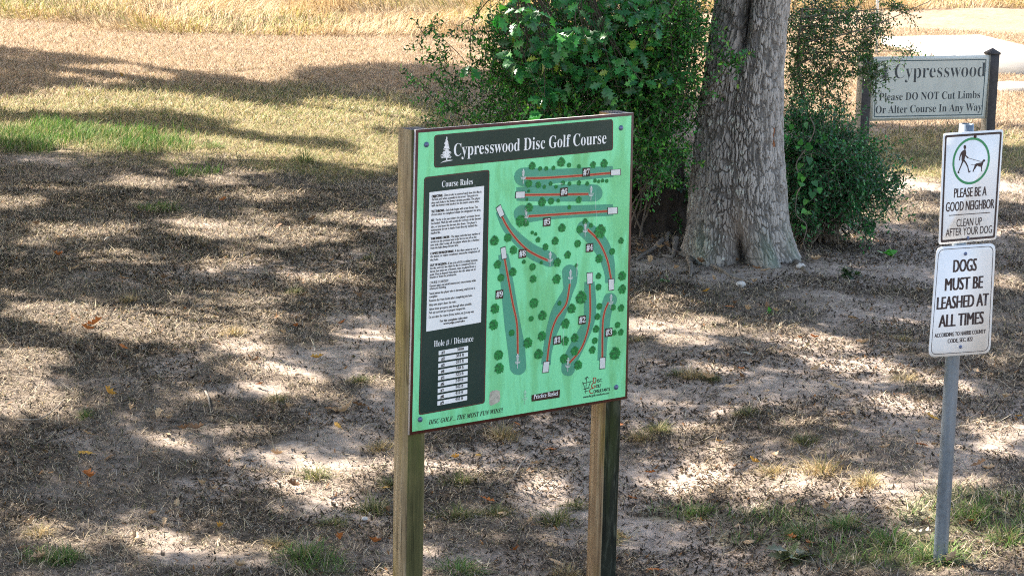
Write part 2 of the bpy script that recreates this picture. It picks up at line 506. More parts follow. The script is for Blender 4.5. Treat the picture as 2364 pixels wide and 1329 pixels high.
TH_D, TH_S, TH_G, TH_O = (.072, .058, .046), (.54, .425, .30), (.34, .295, .255), (.115, .12, .055)
def field(name, y0, y1, dens, Ls, Ws, label_kind):
    x, y = scatter(y0, y1, dens)
    t, s, g, mg = cover(x, y)
    keep = rng.rand(len(x)) < np.clip(t * 1.05 + .02, 0, 1)
    x, y, s, g, mg = x[keep], y[keep], s[keep], g[keep], mg[keep]; n = len(x)
    C = pal(n, [TH_D, TH_S, TH_G, TH_O], [.46, .29, .16, .09])
    u = rng.rand(n)
    Cs = pal(n, [(.41, .305, .21), (.33, .23, .15), (.50, .40, .29), (.19, .13, .085), (.24, .22, .11)], [.42, .25, .18, .1, .05])
    C = np.where((u < s)[:, None], Cs, C)
    u = rng.rand(n)
    Cm = pal(n, [(.42, .34, .17), (.24, .25, .09), (.15, .20, .07), (.56, .45, .27), (.22, .17, .10)], [.28, .22, .16, .16, .18])
    C = np.where((u < mg * (1 - s) * .9)[:, None], Cm, C)
    C = np.where((rng.rand(n) < g * .55)[:, None], pal(n, [(.11, .19, .045), (.18, .26, .075), (.08, .13, .04)], [1, 1, 1]), C)
    lo = np.where(u < .5, 1.0, .8)
    L = rng.uniform(*Ls, n) * lo * (1 + .5 * mg + .8 * g); W = rng.uniform(*Ws, n)
    lean = np.where(rng.rand(n) < .45 - .3 * s, rng.uniform(1.1, 1.5, n), rng.uniform(.5, 1.3, n)); lean = lean * (1 - .35 * g)
    P = np.stack([x, y, gzm(x, y) - .004 + rng.uniform(0, .012, n)], -1)
    V, F, sz, CC = blades(P, L, W, rng.uniform(0, 6.283, n), lean, rng.uniform(.1, .7, n), C)
    o = mk(name, V, F, M_GRASS, col=CC, sizes=sz)
    tag(o, label_kind[0], label_kind[1], kind='stuff'); return o

field('thatch', 7.5, 15, 4200, (.02, .06), (.0025, .0048), ('dull brown matted thatch and grass covering the near sandy ground', 'thatch'))
field('thatch', 15, 23, 2600, (.03, .07), (.0035, .006), ('brown and olive short grass in the middle distance', 'thatch'))
field('dry_grass', 23, 36, 1500, (.04, .10), (.005, .009), ('straw coloured mown dry grass in the sun beyond the trees', 'dry grass'))

# lush green patch and other green growth
def greens(name, dens, label):
    x, y = scatter(8, 27, dens)
    g = cover(x, y)[2]
    px, py = project(np.stack([x, y, gz(x, y)], -1))
    n2 = fbm(x * 4, y * 4, 61, 3)
    k = rng.rand(len(x)) < g ** 1.3 * np.where(py < 420, .60 * sms((n2 - .36) * 5), .14 * sms((n2 - .46) * 6))
    x, y, py = x[k], y[k], py[k]; n = len(x)
    far = sms((450 - py) / 60)
    L = rng.uniform(.04, .10, n) * (1 + .7 * far); W = rng.uniform(.003, .005, n) * (1 + .9 * far)
    C = pal(n, [(.075, .18, .03), (.14, .27, .06), (.05, .12, .03), (.28, .29, .11)], [.34, .28, .2, .18])
    P = np.stack([x, y, gzm(x, y) - .005], -1)
    V, F, sz, CC = blades(P, L, W, rng.uniform(0, 6.283, n), rng.uniform(.05, .8, n), rng.uniform(.1, .7, n), C)
    tag(mk(name, V, F, M_GRASS, col=CC, sizes=sz), label, 'grass', kind='stuff')
greens('green_grass', 2600, 'fresh green grass growing in patches on the left and lower right')

# tangled tall straw along the top of the frame
x, y = scatter(32.6, 47, 420, .6)
px, py = project(np.stack([x, y, gz(x, y)], -1))
bd = np.interp(px, [-200, 0, 300, 600, 1000, 1300, 1700, 2400], [38, 44, 76, 84, 92, 70, 30, 20]) + 16 * (fbm(x * .9, y * .9, 81, 3) - .5)
k = py < bd; x, y, px = x[k], y[k], px[k]; n = len(x)
hgt = .5 + .9 * fbm(x * .8, y * .8, 82, 3)
gre = sms((fbm(x * .6, y * .6, 83, 3) - .52) * 8) * .32 + sms((180 - px) / 160) * .45
C = pal(n, [(.45, .33, .19), (.58, .46, .30), (.32, .22, .12), (.14, .095, .05)], [.36, .22, .24, .18])
C = np.where((rng.rand(n) < gre)[:, None], pal(n, [(.26, .25, .07), (.17, .19, .055), (.36, .31, .09)], [1, 1, 1]), C)
P = np.stack([x, y, gz(x, y)], -1)
swirl = 6.28 * fbm(x * .5, y * .5, 84, 2) * 2
V, F, sz, CC = blades(P, rng.uniform(.18, .46, n) * hgt, rng.uniform(.007, .014, n), swirl + rng.uniform(-.8, .8, n), rng.uniform(.3, 1.35, n), rng.uniform(.3, 1.1, n), C)
tag(mk('tall_dry_grass', V, F, M_GRASS, col=CC, sizes=sz), 'tangled tall straw grass along the far edge of the clearing', 'tall grass', kind='stuff')

# crumbs of bark, twig and leaf scattered on the sand
x, y = scatter(7.6, 19, 2900)
t, s, g, mg = cover(x, y)
n = len(x)
nn = fbm(x * 2.1, y * 2.1, 95, 3)
k = rng.rand(n) < .16 + .84 * sms((nn - .40) * 5); x, y = x[k], y[k]; n = len(x)
P = np.stack([x, y, gzm(x, y) + .004], -1)
C = pal(n, [(.028, .019, .013), (.06, .042, .03), (.13, .088, .055), (.30, .23, .16), (.24, .11, .04)], [.46, .26, .16, .08, .04])
V, F, sz, CC = blades(P, rng.uniform(.006, .042, n) ** 1.0, rng.uniform(.003, .014, n), rng.uniform(0, 6.283, n), rng.uniform(.95, 1.55, n), rng.uniform(-.4, .3, n), C)
tag(mk('leaf_litter', V, F, M_DEAD, col=CC, sizes=sz), 'dark crumbs of leaf, bark and twig strewn over the sand', 'leaf litter', kind='stuff')
# single straws lying flat
x, y = scatter(7.6, 19, 170); n = len(x)
P = np.stack([x, y, gzm(x, y) + .006], -1)
C = pal(n, [(.50, .41, .28), (.34, .29, .22), (.16, .12, .085), (.60, .52, .40)], [.34, .26, .26, .14])
V, F, sz, CC = blades(P, rng.uniform(.04, .15, n), rng.uniform(.0022, .0045, n), rng.uniform(0, 6.283, n), rng.uniform(1.2, 1.54, n), rng.uniform(-.2, .3, n), C)
tag(mk('loose_straw', V, F, M_DEAD, col=CC, sizes=sz), 'single dead grass stalks lying flat across sand and thatch', 'straw', kind='stuff')

# ------------------------------------------------------------------ concrete
m, nt, b = new_mat('concrete'); CONC = m
f = noise(nt, 3, 6, .6); f2 = noise(nt, 60, 4)
c = mixc(nt, ramp(nt, f2, [(.35, (.25,) * 3), (.6, (0, 0, 0))]), ramp(nt, f, [(.3, (.33, .30, .265)), (.7, (.42, .385, .345))]), (.35, .31, .27))
nt.links.new(c, b.inputs['Base Color']); b.inputs['Roughness'].default_value = .9; bump(nt, b, f2, .3, .005)
def pad(name, pts, top, z0=None):
    P = [];
    for (px, py) in pts:
        d = ray(px, py); p = CAM + d * ((top - CAM[2]) / d[2]); P.append(p)
    P = np.array(P); n = len(P)
    lo = P.copy(); lo[:, 2] = -.15
    return mk(name, np.concatenate([P, lo]), [tuple(range(n))[::-1]] + [(i, (i + 1) % n, n + (i + 1) % n, n + i) for i in range(n)], CONC, origin=(*P.mean(0)[:2], 0))
tag(pad('pavement', [(2035, 85), (2262, 80.5), (2560, 150), (2500, 155), (2252, 157.5)], .11), kind='structure')
tag(pad('concrete_strip', [(2288, 190), (2330, 187), (2440, 191), (2440, 207), (2330, 207), (2290, 202)], .05), 'pale concrete strip lying in dry grass right of the notice sign', 'concrete strip')

# ------------------------------------------------------------------ tufts
def tuft_mesh(n, h, w, cols, wts, spread, seed):
    r = np.random.RandomState(seed)
    a = r.uniform(0, 6.283, n); rr = spread * np.abs(r.normal(size=n)) * .75 * (1 + .3 * np.sin(a * 2 + seed)); rr = np.minimum(rr, spread * 1.1 * np.sqrt(r.rand(n)))
    P = np.stack([rr * np.cos(a), rr * np.sin(a) * .8, np.full(n, -.006)], -1)
    V, F, sz, CC = blades(P, h * r.uniform(.3, 1.15, n) * np.exp(-(rr / spread) ** 2 * .25), np.full(n, w) * r.uniform(.5, 1.2, n), a + r.uniform(-1.3, 1.3, n), r.uniform(.15, 1.5, n), r.uniform(.2, .9, n), pal(n, cols, wts))
    return V, F, sz, CC
DRY = ([(.52, .40, .22), (.36, .26, .14), (.20, .15, .09), (.22, .20, .08)], [.42, .26, .16, .16])
OLV = ([(.12, .15, .05), (.20, .20, .08), (.38, .31, .17), (.09, .09, .045)], [.36, .26, .2, .18])
GRN = ([(.075, .16, .035), (.12, .21, .055), (.21, .22, .09), (.30, .25, .13)], [.36, .25, .22, .17])
TUFTS = {'dry': [(1900, 1095, 1.3), (1790, 1090, 1.0), (2090, 880, .9), (1160, 1010, 1.2), (880, 1035, 1.0), (1600, 870, 1.0), (2000, 1120, 1.1), (300, 700, .9), (540, 775, .9), (1480, 1020, .9), (640, 1260, .9), (1310, 1330, .9), (2085, 785, .8), (1470, 790, .7), (90, 1235, .9)],
         'olive': [(830, 882, .8), (725, 1100, 1.15), (860, 1180, 1.3), (1055, 1195, 1.25), (1285, 1205, 1.35), (1640, 875, .8), (1060, 1120, 1.0), (1150, 1190, .9), (1520, 1000, .9), (770, 1215, .9), (1730, 960, 1.0), (850, 600, .6), (680, 680, .8), (1400, 1250, 1.1), (640, 925, .8), (1560, 860, .7), (905, 1120, .9), (1860, 1020, .9), (1330, 1170, .8)],
         'green': [(700, 1290, 1.5), (1060, 1320, 1.3), (2160, 1290, 1.4), (1620, 1185, 1.0), (140, 1300, 1.0), (1960, 1215, 1.2), (2250, 1190, 1.2), (2060, 1255, 1.2), (2330, 1250, 1.2), (200, 960, .7), (1850, 1235, 1.1), (490, 345, 1.6), (705, 375, 1.6)]}
NAMES = {'dry': ('straw dry grass tuft on sandy ground', 'dry grass tufts'), 'olive': ('low olive grass tuft spreading on bare sandy ground', 'olive grass tufts'), 'green': ('bright green grass tuft growing from the ground', 'green grass tufts')}
for kk, (cols, seed) in {'dry': (DRY, 1), 'olive': (OLV, 20), 'green': (GRN, 40)}.items():
    base_m = []
    for v in range(3):
        o = mk('grass_tuft', *(lambda r: (r[0], r[1], M_GRASS, None, r[3], False, None, r[2]))(tuft_mesh(300, .105 if kk != 'green' else .115, .0036, *cols, .088, seed + v)))
        base_m.append(o)
    for i, (px, py, s) in enumerate(TUFTS[kk]):
        o = base_m[i] if i < 3 else base_m[i % 3].copy()
        if i >= 3: COL.objects.link(o)
        p = ground(px, py); o.location = (p[0], p[1], float(gzm(p[:1], p[1:2])[0])); o.rotation_euler = (0, 0, rng.uniform(0, 6.28)); o.scale = (s, s, s * rng.uniform(.6, .9))
        tag(o, NAMES[kk][0], 'grass tuft', NAMES[kk][1])

# ------------------------------------------------------------------ fallen leaves
def oak_leaf_mesh(seed, curl):
    r = np.random.RandomState(seed)
    side = [(-.5, .02), (-.36, .07), (-.24, .20), (-.10, .12), (.04, .27), (.17, .15), (.30, .24), (.38, .10), (.5, .03)]
    V = []; 
    for k, (x, y) in enumerate(side):
        for s in (1, 0, -1):
            yy = s * y * r.uniform(.8, 1.15)
            V.append((x, yy, curl * (x * x * .9 + abs(yy) * 1.0) + r.uniform(-.02, .02)))
    F = []
    for k in range(len(side) - 1):
        a = k * 3; F += [(a, a + 1, a + 4, a + 3), (a + 1, a + 2, a + 5, a + 4)]
    n = len(V)
    V += [(-.5, .012, curl * .2), (-.5, -.012, curl * .2), (-.78, .008, curl * .3), (-.78, -.008, curl * .3)]
    F.append((n, n + 1, n + 3, n + 2))
    return V, F
LCOL = {'rust': (.40, .13, .03), 'brown': (.20, .11, .055), 'tan': (.46, .31, .18), 'yellow': (.50, .27, .05), 'grey': (.42, .37, .30)}
LMAT = {k: plain('fallen_leaf_' + k, c, .7, vary=.35, scale=9) for k, c in LCOL.items()}
LTXT = {'rust': 'rust orange fallen oak leaf lying on the ground', 'brown': 'dark brown fallen oak leaf lying on the ground', 'tan': 'pale tan fallen oak leaf lying on the ground', 'yellow': 'yellow fallen oak leaf lying on the ground', 'grey': 'pale grey fallen oak leaf lying on the ground'}
LV = [oak_leaf_mesh(s, c) for s, c in ((1, .5), (2, .9), (3, -.4), (4, 1.3))]
LM = {}
def fallen(px, py, kind, size, label=None):
    v = rng.randint(4)
    if (kind, v) not in LM:
        me = bpy.data.meshes.new('fallen_leaf'); me.from_pydata(LV[v][0], [], LV[v][1]); me.materials.append(LMAT[kind]); LM[kind, v] = me
    o = bpy.data.objects.new('fallen_leaf', LM[kind, v]); COL.objects.link(o)
    p = ground(px, py)
    o.location = (p[0], p[1], float(gzm(p[:1], p[1:2])[0]) + .012 + .12 * size); o.scale = (size, size, size)
    o.rotation_euler = (rng.uniform(-.5, .5), rng.uniform(-.5, .5), rng.uniform(0, 6.28))
    tag(o, label or LTXT[kind], 'leaf', None if label else 'fallen ' + kind + ' oak leaves')
fallen(207, 1112, 'rust', .115, 'large rust orange leaf alone on the shaded thatch at lower left')
fallen(198, 1052, 'yellow', .09, 'amber yellow star shaped leaf above the large rust leaf at lower left')
fallen(218, 757, 'rust', .105, 'upper orange leaf of the bright pair in the left sun patch')
fallen(203, 768, 'rust', .09, 'lower orange leaf of the bright pair in the left sun patch')
fallen(733, 833, 'yellow', .075, 'small amber leaf on pale sand left of the map board')
fallen(780, 989, 'yellow', .055, 'small lemon yellow leaf on dark thatch left of the map board')
fallen(890, 1132, 'yellow', .08, 'amber leaf tip beside the left post of the map board')
fallen(1125, 1166, 'rust', .075, 'orange leaf on sand between the two board posts')
fallen(2152, 978, 'yellow', .08, 'amber leaf left of the galvanised pole in the sun')
KN = [(598, 897, 'rust', .07), (285, 809, 'rust', .07), (700, 690, 'brown', .08), (428, 722, 'rust', .06), (790, 752, 'rust', .11), (685, 757, 'rust', .06), (515, 470, 'rust', .09), (280, 180, 'yellow', .10),
 (1240, 1080, 'tan', .09), (1270, 1040, 'rust', .07), (1285, 1308, 'tan', .10), (1190, 1280, 'rust', .11), (1225, 1215, 'tan', .08), (1160, 1195, 'tan', .07), (1105, 1305, 'grey', .08), (1275, 1265, 'tan', .08),
 (1820, 1170, 'tan', .09), (1905, 1180, 'tan', .09), (1830, 1248, 'rust', .08), (1865, 1262, 'rust', .08), (1725, 1256, 'tan', .11), (1702, 1226, 'tan', .08), (1740, 1076, 'yellow', .07), (1500, 1103, 'rust', .07),
 (1620, 1120, 'brown', .08), (1640, 1150, 'tan', .07), (1790, 1060, 'tan', .10), (1725, 722, 'tan', .09), (1970, 738, 'tan', .11), (1790, 728, 'tan', .08), (1845, 788, 'rust', .07), (1880, 787, 'rust', .07), (1990, 797, 'tan', .10), (1725, 820, 'grey', .08), (1710, 860, 'rust', .05),
 (1630, 680, 'yellow', .07), (2252, 865, 'tan', .10), (2320, 928, 'tan', .10), (2130, 1030, 'rust', .09), (2040, 1048, 'tan', .08), (2350, 968, 'yellow', .06), (2120, 1250, 'grey', .13), (2195, 1300, 'tan', .09), (2240, 1215, 'rust', .07), (1510, 1322, 'rust', .09),
 (390, 1010, 'tan', .09), (425, 1000, 'brown', .10), (455, 1000, 'brown', .11), (390, 975, 'tan', .09), (640, 1057, 'tan', .08), (300, 952, 'tan', .09), (350, 1200, 'tan', .09), (465, 1128, 'tan', .08), (340, 1282, 'tan', .08), (310, 1250, 'tan', .10), (160, 1225, 'tan', .09), (70, 1220, 'tan', .08), (785, 1256, 'rust', .09), (865, 1262, 'rust', .10), (95, 1300, 'tan', .09), (550, 1318, 'tan', .08), (410, 1165, 'tan', .08),
 (770, 950, 'brown', .12), (800, 957, 'tan', .11), (668, 950, 'tan', .07), (830, 945, 'brown', .11), (640, 528, 'brown', .13), (720, 515, 'brown', .10), (680, 1133, 'brown', .09), (55, 1270, 'brown', .08), (1460, 1160, 'rust', .07), (1940, 960, 'brown', .08), (905, 532, 'grey', .12),
 (1500, 610, 'tan', .10), (1560, 625, 'tan', .09), (1620, 612, 'brown', .10), (1480, 590, 'brown', .1), (1540, 575, 'brown', .1), (1505, 560, 'brown', .1), (1700, 608, 'brown', .1), (1740, 660, 'tan', .09)]
for a in KN: fallen(*a[:3], a[3] * .85)
for i in range(90):
    y = math.sqrt(rng.uniform(9.2 ** 2, 17 ** 2)); x = rng.uniform(-1, 1) * .215 * y
    px, py = project(np.array([x, y, 0.0]))
    fallen(float(px), float(py), ('brown', 'tan', 'rust', 'grey', 'yellow')[rng.choice(5, p=[.42, .36, .07, .12, .03])], rng.uniform(.045, .085))

# sticks and stones
STK = plain('grey_stick', (.27, .23, .19), .85, vary=.3, scale=60)
def stick(pts, r, label):
    P = np.array([ground(*p) for p in pts]); P = catmull(P, 4); P[:, 2] = gzm(P[:, 0], P[:, 1]) + r * .8 + .01
    o0 = P[0].copy(); mb = MB(); mb.tube(P, np.linspace(r, r * .6, len(P)), 7)
    tag(mb.build('fallen_twig', STK, origin=o0), label, 'twig')
stick([(474, 905), (480, 922), (484, 945)], .007, 'pale grey curved twig lying on thatch left of the map board')
stick([(40, 976), (90, 975), (120, 955), (150, 930)], .004, 'long thin bent twig on the ground near the left edge')
stick([(1185, 1110), (1203, 1080), (1222, 1052)], .004, 'thin straight straw stalk leaning between the two board posts')
STN = plain('pale_stone', (.55, .52, .50), .8, vary=.2, scale=60)
def stone(px, py, r, label):
    p = ground(px, py); rr = np.random.RandomState(int(px)); V = []; F = []
    for i in range(6):
        for k in range(10):
            a = math.pi * (i + .5) / 6; t = k * .6283
            q = np.array([math.sin(a) * math.cos(t), math.sin(a) * math.sin(t) * .8, math.cos(a) * .65]) * r * rr.uniform(.85, 1.12); V.append(p + q + (0, 0, r * .35 + .01))
    for i in range(5):
        for k in range(10): F.append((i * 10 + k, i * 10 + (k + 1) % 10, (i + 1) * 10 + (k + 1) % 10, (i + 1) * 10 + k))
    F += [tuple(range(10))[::-1], tuple(range(50, 60))]
    tag(mk('stone', V, F, STN, origin=p, smooth=True), label, 'stone')
stone(1848, 622, .035, 'pale rounded stone at the right foot of the oak trunk')
stone(1710, 664, .035, 'whitish stone on the sand in front of the oak trunk')
stone(842, 1204, .016, 'small pale stone on sand left of the board post')

# ================================================================== SIGNS
def wood_mat(name, dark, mid, light, algae=None, am=(.45, .7), sc3=(45, 45, 2.2)):
    m, nt, b = new_mat(name)
    g = noise(nt, 1, 8, .65, sc3=sc3, dist=.6)
    c = ramp(nt, g, [(.28, dark), (.5, mid), (.72, light)])
    if algae:
        f = noise(nt, 1, 5, .6, sc3=(9, 9, 1.3))
        c = mixc(nt, ramp(nt, f, [(am[0], (0, 0, 0)), (am[1], (1, 1, 1))]), c, algae)
        f2 = noise(nt, 60, 4)
        c = mixc(nt, ramp(nt, f2, [(.62, (0, 0, 0)), (.8, (.5, .5, .5))]), c, dark)
    ck = noise(nt, 1, 3, .5, sc3=(38, 38, .7), dist=.3)                     # drying cracks along the grain
    lines = ramp(nt, ck, [(.470, (0, 0, 0)), (.490, (1, 1, 1)), (.497, (1, 1, 1)), (.515, (0, 0, 0))])
    brk = noise(nt, 1, 3, .5, sc3=(8, 8, 3.5))
    lines = mixc(nt, 1.0, lines, ramp(nt, brk, [(.44, (0, 0, 0)), (.58, (.85, .85, .85))]), 'MULTIPLY')
    c = mixc(nt, lines, c, tuple(x * .35 for x in dark))
    blot = noise(nt, 1, 5, .6, sc3=(12, 12, 5))
    c = mixc(nt, ramp(nt, blot, [(.50, (0, 0, 0)), (.75, (.6, .6, .6))]), c, tuple(x * .8 for x in dark))
    nt.links.new(c, b.inputs['Base Color'])
    b.inputs['Roughness'].default_value = .85; b.inputs['Specular IOR Level'].default_value = .2
    hgt = mixc(nt, lines, g, (0, 0, 0))
    bump(nt, b, hgt, .8, .006)
    return m

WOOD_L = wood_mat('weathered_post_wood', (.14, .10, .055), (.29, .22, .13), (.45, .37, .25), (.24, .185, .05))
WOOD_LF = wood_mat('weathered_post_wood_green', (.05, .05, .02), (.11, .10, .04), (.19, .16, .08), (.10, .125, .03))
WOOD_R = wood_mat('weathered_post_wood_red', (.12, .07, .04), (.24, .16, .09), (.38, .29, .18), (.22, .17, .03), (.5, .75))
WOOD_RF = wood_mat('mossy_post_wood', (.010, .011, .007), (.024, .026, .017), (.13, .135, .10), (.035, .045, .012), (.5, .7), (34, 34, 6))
END_W = plain('post_end_grain', (.12, .11, .12), .9, vary=.5, scale=90)

def print_mat(name, c, dirt=(.09, .20, .06), amt=.6, rough=.38, speck=True):
    m, nt, b = new_mat(name)
    f = noise(nt, 1, 6, .65, sc3=(8, 8, 2.0))
    f2 = noise(nt, 1, 4, .6, sc3=(24, 24, 4.5))
    r1 = ramp(nt, f, [(.49, (0, 0, 0)), (.70, (amt,) * 3)])
    r2 = ramp(nt, f2, [(.56, (0, 0, 0)), (.80, (amt,) * 3)])
    col = mixc(nt, r1, c, dirt)
    col = mixc(nt, mixc(nt, 1.0, r2, r1, 'ADD'), col, tuple(.5 * (x + y) for x, y in zip(c, dirt)))
    fd = noise(nt, 5, 3, .5)
    col = mixc(nt, ramp(nt, fd, [(.35, (0, 0, 0)), (.7, (.35,) * 3)]), col, tuple(min(1, x * 1.12 + .03) for x in c))
    if speck:
        f3 = noise(nt, 190, 2, .5)
        col = mixc(nt, ramp(nt, f3, [(.70, (0, 0, 0)), (.76, (.55,) * 3)]), col, (.05, .12, .05))
    nt.links.new(col, b.inputs['Base Color'])
    b.inputs['Roughness'].default_value = rough; b.inputs['Specular IOR Level'].default_value = .3
    return m

P_GREEN = print_mat('printed_green', (.225, .735, .385), (.12, .36, .08), .85)
P_FAIR = print_mat('printed_fairway', (.075, .32, .215), (.06, .18, .06), .35)
P_DARK = print_mat('printed_dark_green', (.008, .031, .026), (.02, .05, .03), .3, .34, False)
P_RED = plain('printed_red', (.33, .035, .02), .4, vary=.1)
P_PINK = plain('printed_salmon', (.62, .22, .12), .4, vary=.1)
P_BROWN = plain('printed_brown', (.10, .035, .025), .45, vary=.2)
P_BLACK = plain('printed_black', (.015, .013, .012), .4, vary=.2)
P_MARK = plain('printed_marker_brown', (.035, .012, .008), .4, vary=.2)
P_WHITE = plain('printed_white', (.82, .83, .84), .4, vary=.04, scale=12)
P_TEE = plain('printed_tee_grey', (.66, .68, .68), .4, vary=.06, scale=30)
P_FADE = plain('printed_faded_white', (.42, .70, .52), .4, vary=.12, scale=60)
P_TREE1 = plain('printed_leaf_dark', (.008, .13, .035), .4, vary=.2)
P_TREE2 = plain('printed_leaf_mid', (.015, .26, .055), .4, vary=.2)
EDGE = plain('panel_edge', (.62, .58, .56), .5, vary=.1)
BOLT = plain('blue_grey_bolt', (.10, .13, .24), .35, .3, .25, 120, .6)
SCAR = plain('bare_scar', (.42, .40, .33), .8, vary=.35, scale=70)

bp = Plane(np.array([-.39, 8.993, 1.793]), RAD(37.89))
q = bp.px([(960, 300), (1463, 260), (1448, 920), (945, 1004)])     # TL TR BR BL
base = bp.w([(.56, -1.9)], -.05)[0]; base[2] = gz(base[0], base[1])
board = thing('information_board', 'large green disc golf course map board on two weathered wooden posts', 'information board', base)
bp.slab('panel', q, -.012, 0, [P_BROWN, EDGE], board, fmat=[0, 1, 1, 1, 1, 1])
cq = q.mean(0)
inn = np.array([q[0] + (.0125, -.0125), q[1] + (-.0125, -.0125), q[2] + (-.0125, .0125), q[3] + (.0125, .0125)])
bp.poly('map_print', inn, .0006, P_GREEN, board)

def post(name, pl, u0, u1, h0, h1, ztop, zbot, parent, front, side, ch=.006, cap=None, slope=0.0):
    """square timber in the frame of a panel; front face gets its own material"""
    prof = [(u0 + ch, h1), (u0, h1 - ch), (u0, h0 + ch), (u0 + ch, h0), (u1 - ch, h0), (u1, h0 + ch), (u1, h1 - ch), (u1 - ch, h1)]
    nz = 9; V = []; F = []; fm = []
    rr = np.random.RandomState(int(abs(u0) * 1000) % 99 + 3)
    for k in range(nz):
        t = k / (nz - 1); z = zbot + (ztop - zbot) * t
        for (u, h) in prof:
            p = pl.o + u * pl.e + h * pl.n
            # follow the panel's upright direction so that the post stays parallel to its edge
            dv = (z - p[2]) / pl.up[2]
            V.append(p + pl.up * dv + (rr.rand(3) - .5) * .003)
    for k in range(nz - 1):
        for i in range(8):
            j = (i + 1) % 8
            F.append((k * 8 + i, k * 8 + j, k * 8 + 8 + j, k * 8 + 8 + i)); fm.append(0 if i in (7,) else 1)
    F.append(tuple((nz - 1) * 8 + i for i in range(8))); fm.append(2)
    return mk(name, V, F, [front, side, END_W], parent, fmat=fm)

W0, W1 = q[:, 0].min(), q[:, 0].max()
tq = bp.w([q[0]])[0][2]
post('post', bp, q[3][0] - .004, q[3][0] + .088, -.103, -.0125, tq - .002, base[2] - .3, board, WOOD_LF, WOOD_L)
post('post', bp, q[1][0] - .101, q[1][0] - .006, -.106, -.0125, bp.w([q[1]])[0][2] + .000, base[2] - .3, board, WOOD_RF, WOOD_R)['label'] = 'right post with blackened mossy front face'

# ---- heading
hq = bp.px([(1002, 312), (1415, 275), (1415, 347), (1001.6, 388)])
hp = bp.poly('heading_plate', quad_in(hq, .014), .0012, P_DARK, board)
c4 = hq.mean(0); hi = c4 + (hq - c4) * np.array([.988, .945]); ho = c4 + (hq - c4) * np.array([.995, .965])
ring(bp, 'border_line', quad_in(ho, .012), quad_in(hi, .011), .0016, P_BROWN, hp)
bp.texts('heading_lettering', [(bold('Cypresswood Disc Golf Course'), (1047, 362.5), (1399, 329.4), 28.5, -.0045)], .0018, P_WHITE, hp)

def tree_emblem(pl, cx, top, bot, wpx, h, m, parent, seed=3):
    """a ragged conifer printed as many little fronds over a swoosh of ground"""
    rr = np.random.RandomState(seed); mb = MB()
    H = bot - top
    def blob(pts): mb.add(pl.w(pl.px(pts), h), [tuple(range(len(pts)))])
    blob([(cx - .6, top), (cx + .8, top), (cx + 1.5, bot), (cx - 1.5, bot)])
    for k in range(21):
        t = (k + .6) / 21.5; y = top + H * .88 * t + rr.uniform(-.6, .6)
        hw = wpx / 2 * (t ** .75) * rr.uniform(.6, 1.15) + .8
        for s in (-1, 1):
            w2 = hw * rr.uniform(.6, 1.2); th = H * .030 * rr.uniform(.6, 1.4)
            h2 = h + .00012 * (k % 3) + (.00004 if s > 0 else 0)
            pts = [(cx, y - th), (cx + s * w2 * .45, y - th * 1.1 + .8), (cx + s * w2 * .8, y - th * .2 + 1.0), (cx + s * w2, y + th * .5 + 1.6),
                   (cx + s * w2 * .7, y + th * .9 + .6), (cx + s * w2 * .5, y + th * .3 + .4), (cx + s * w2 * .3, y + th), (cx, y + th * .5)]
            mb.add(pl.w(pl.px(pts), h2), [tuple(range(8))])
    sw = [(cx - wpx * .55, bot + 5), (cx - wpx * .3, bot + .5), (cx, bot - 2.2), (cx + wpx * .3, bot - 3.0), (cx + wpx * .55, bot - 2.4),
          (cx + wpx * .3, bot - .6), (cx, bot + .6), (cx - wpx * .3, bot + 2.4)]
    blob(sw)
    return mb.build('tree_emblem', m, parent)
tree_emblem(bp, 1030.5, 316, 372, 27, .0019, P_WHITE, hp)

# ---- rules panel
rq = bp.px([(978.8, 409), (1130, 391.4), (1119, 930), (966, 958)])
rp = bp.poly('rules_plate', quad_in(rq, .014), .0012, P_DARK, board)
c4 = rq.mean(0); hi = c4 + (rq - c4) * np.array([.965, .990]); ho = c4 + (rq - c4) * np.array([.982, .9955])
ring(bp, 'border_line', quad_in(ho, .012), quad_in(hi, .011), .0016, P_BROWN, rp)
bp.poly('rules_sheet', bp.px([(990.8, 444), (1117, 429), (1109.7, 743.4), (983.3, 765)]), .0018, P_WHITE, rp)
bp.texts('rules_heading', [(bold('Course Rules'), (1019.4, 432.6), (1091, 424.5), 14.0, -.003),
                           (bold('Hole # / Distance'), (1001, 800.6), (1092, 786.5), 14.0, -.003)], .0020, P_WHITE, rp)
def ux(x): return 970 + x / 5.111
def ln(T, y, xe, off=.03, x0=None, asc=5.6):
    xs = 996 - (y - 457) * .0235 if x0 is None else x0
    return (T, (xs, y), (xe, y - .115 * (xe - xs)), asc, off)
R = []
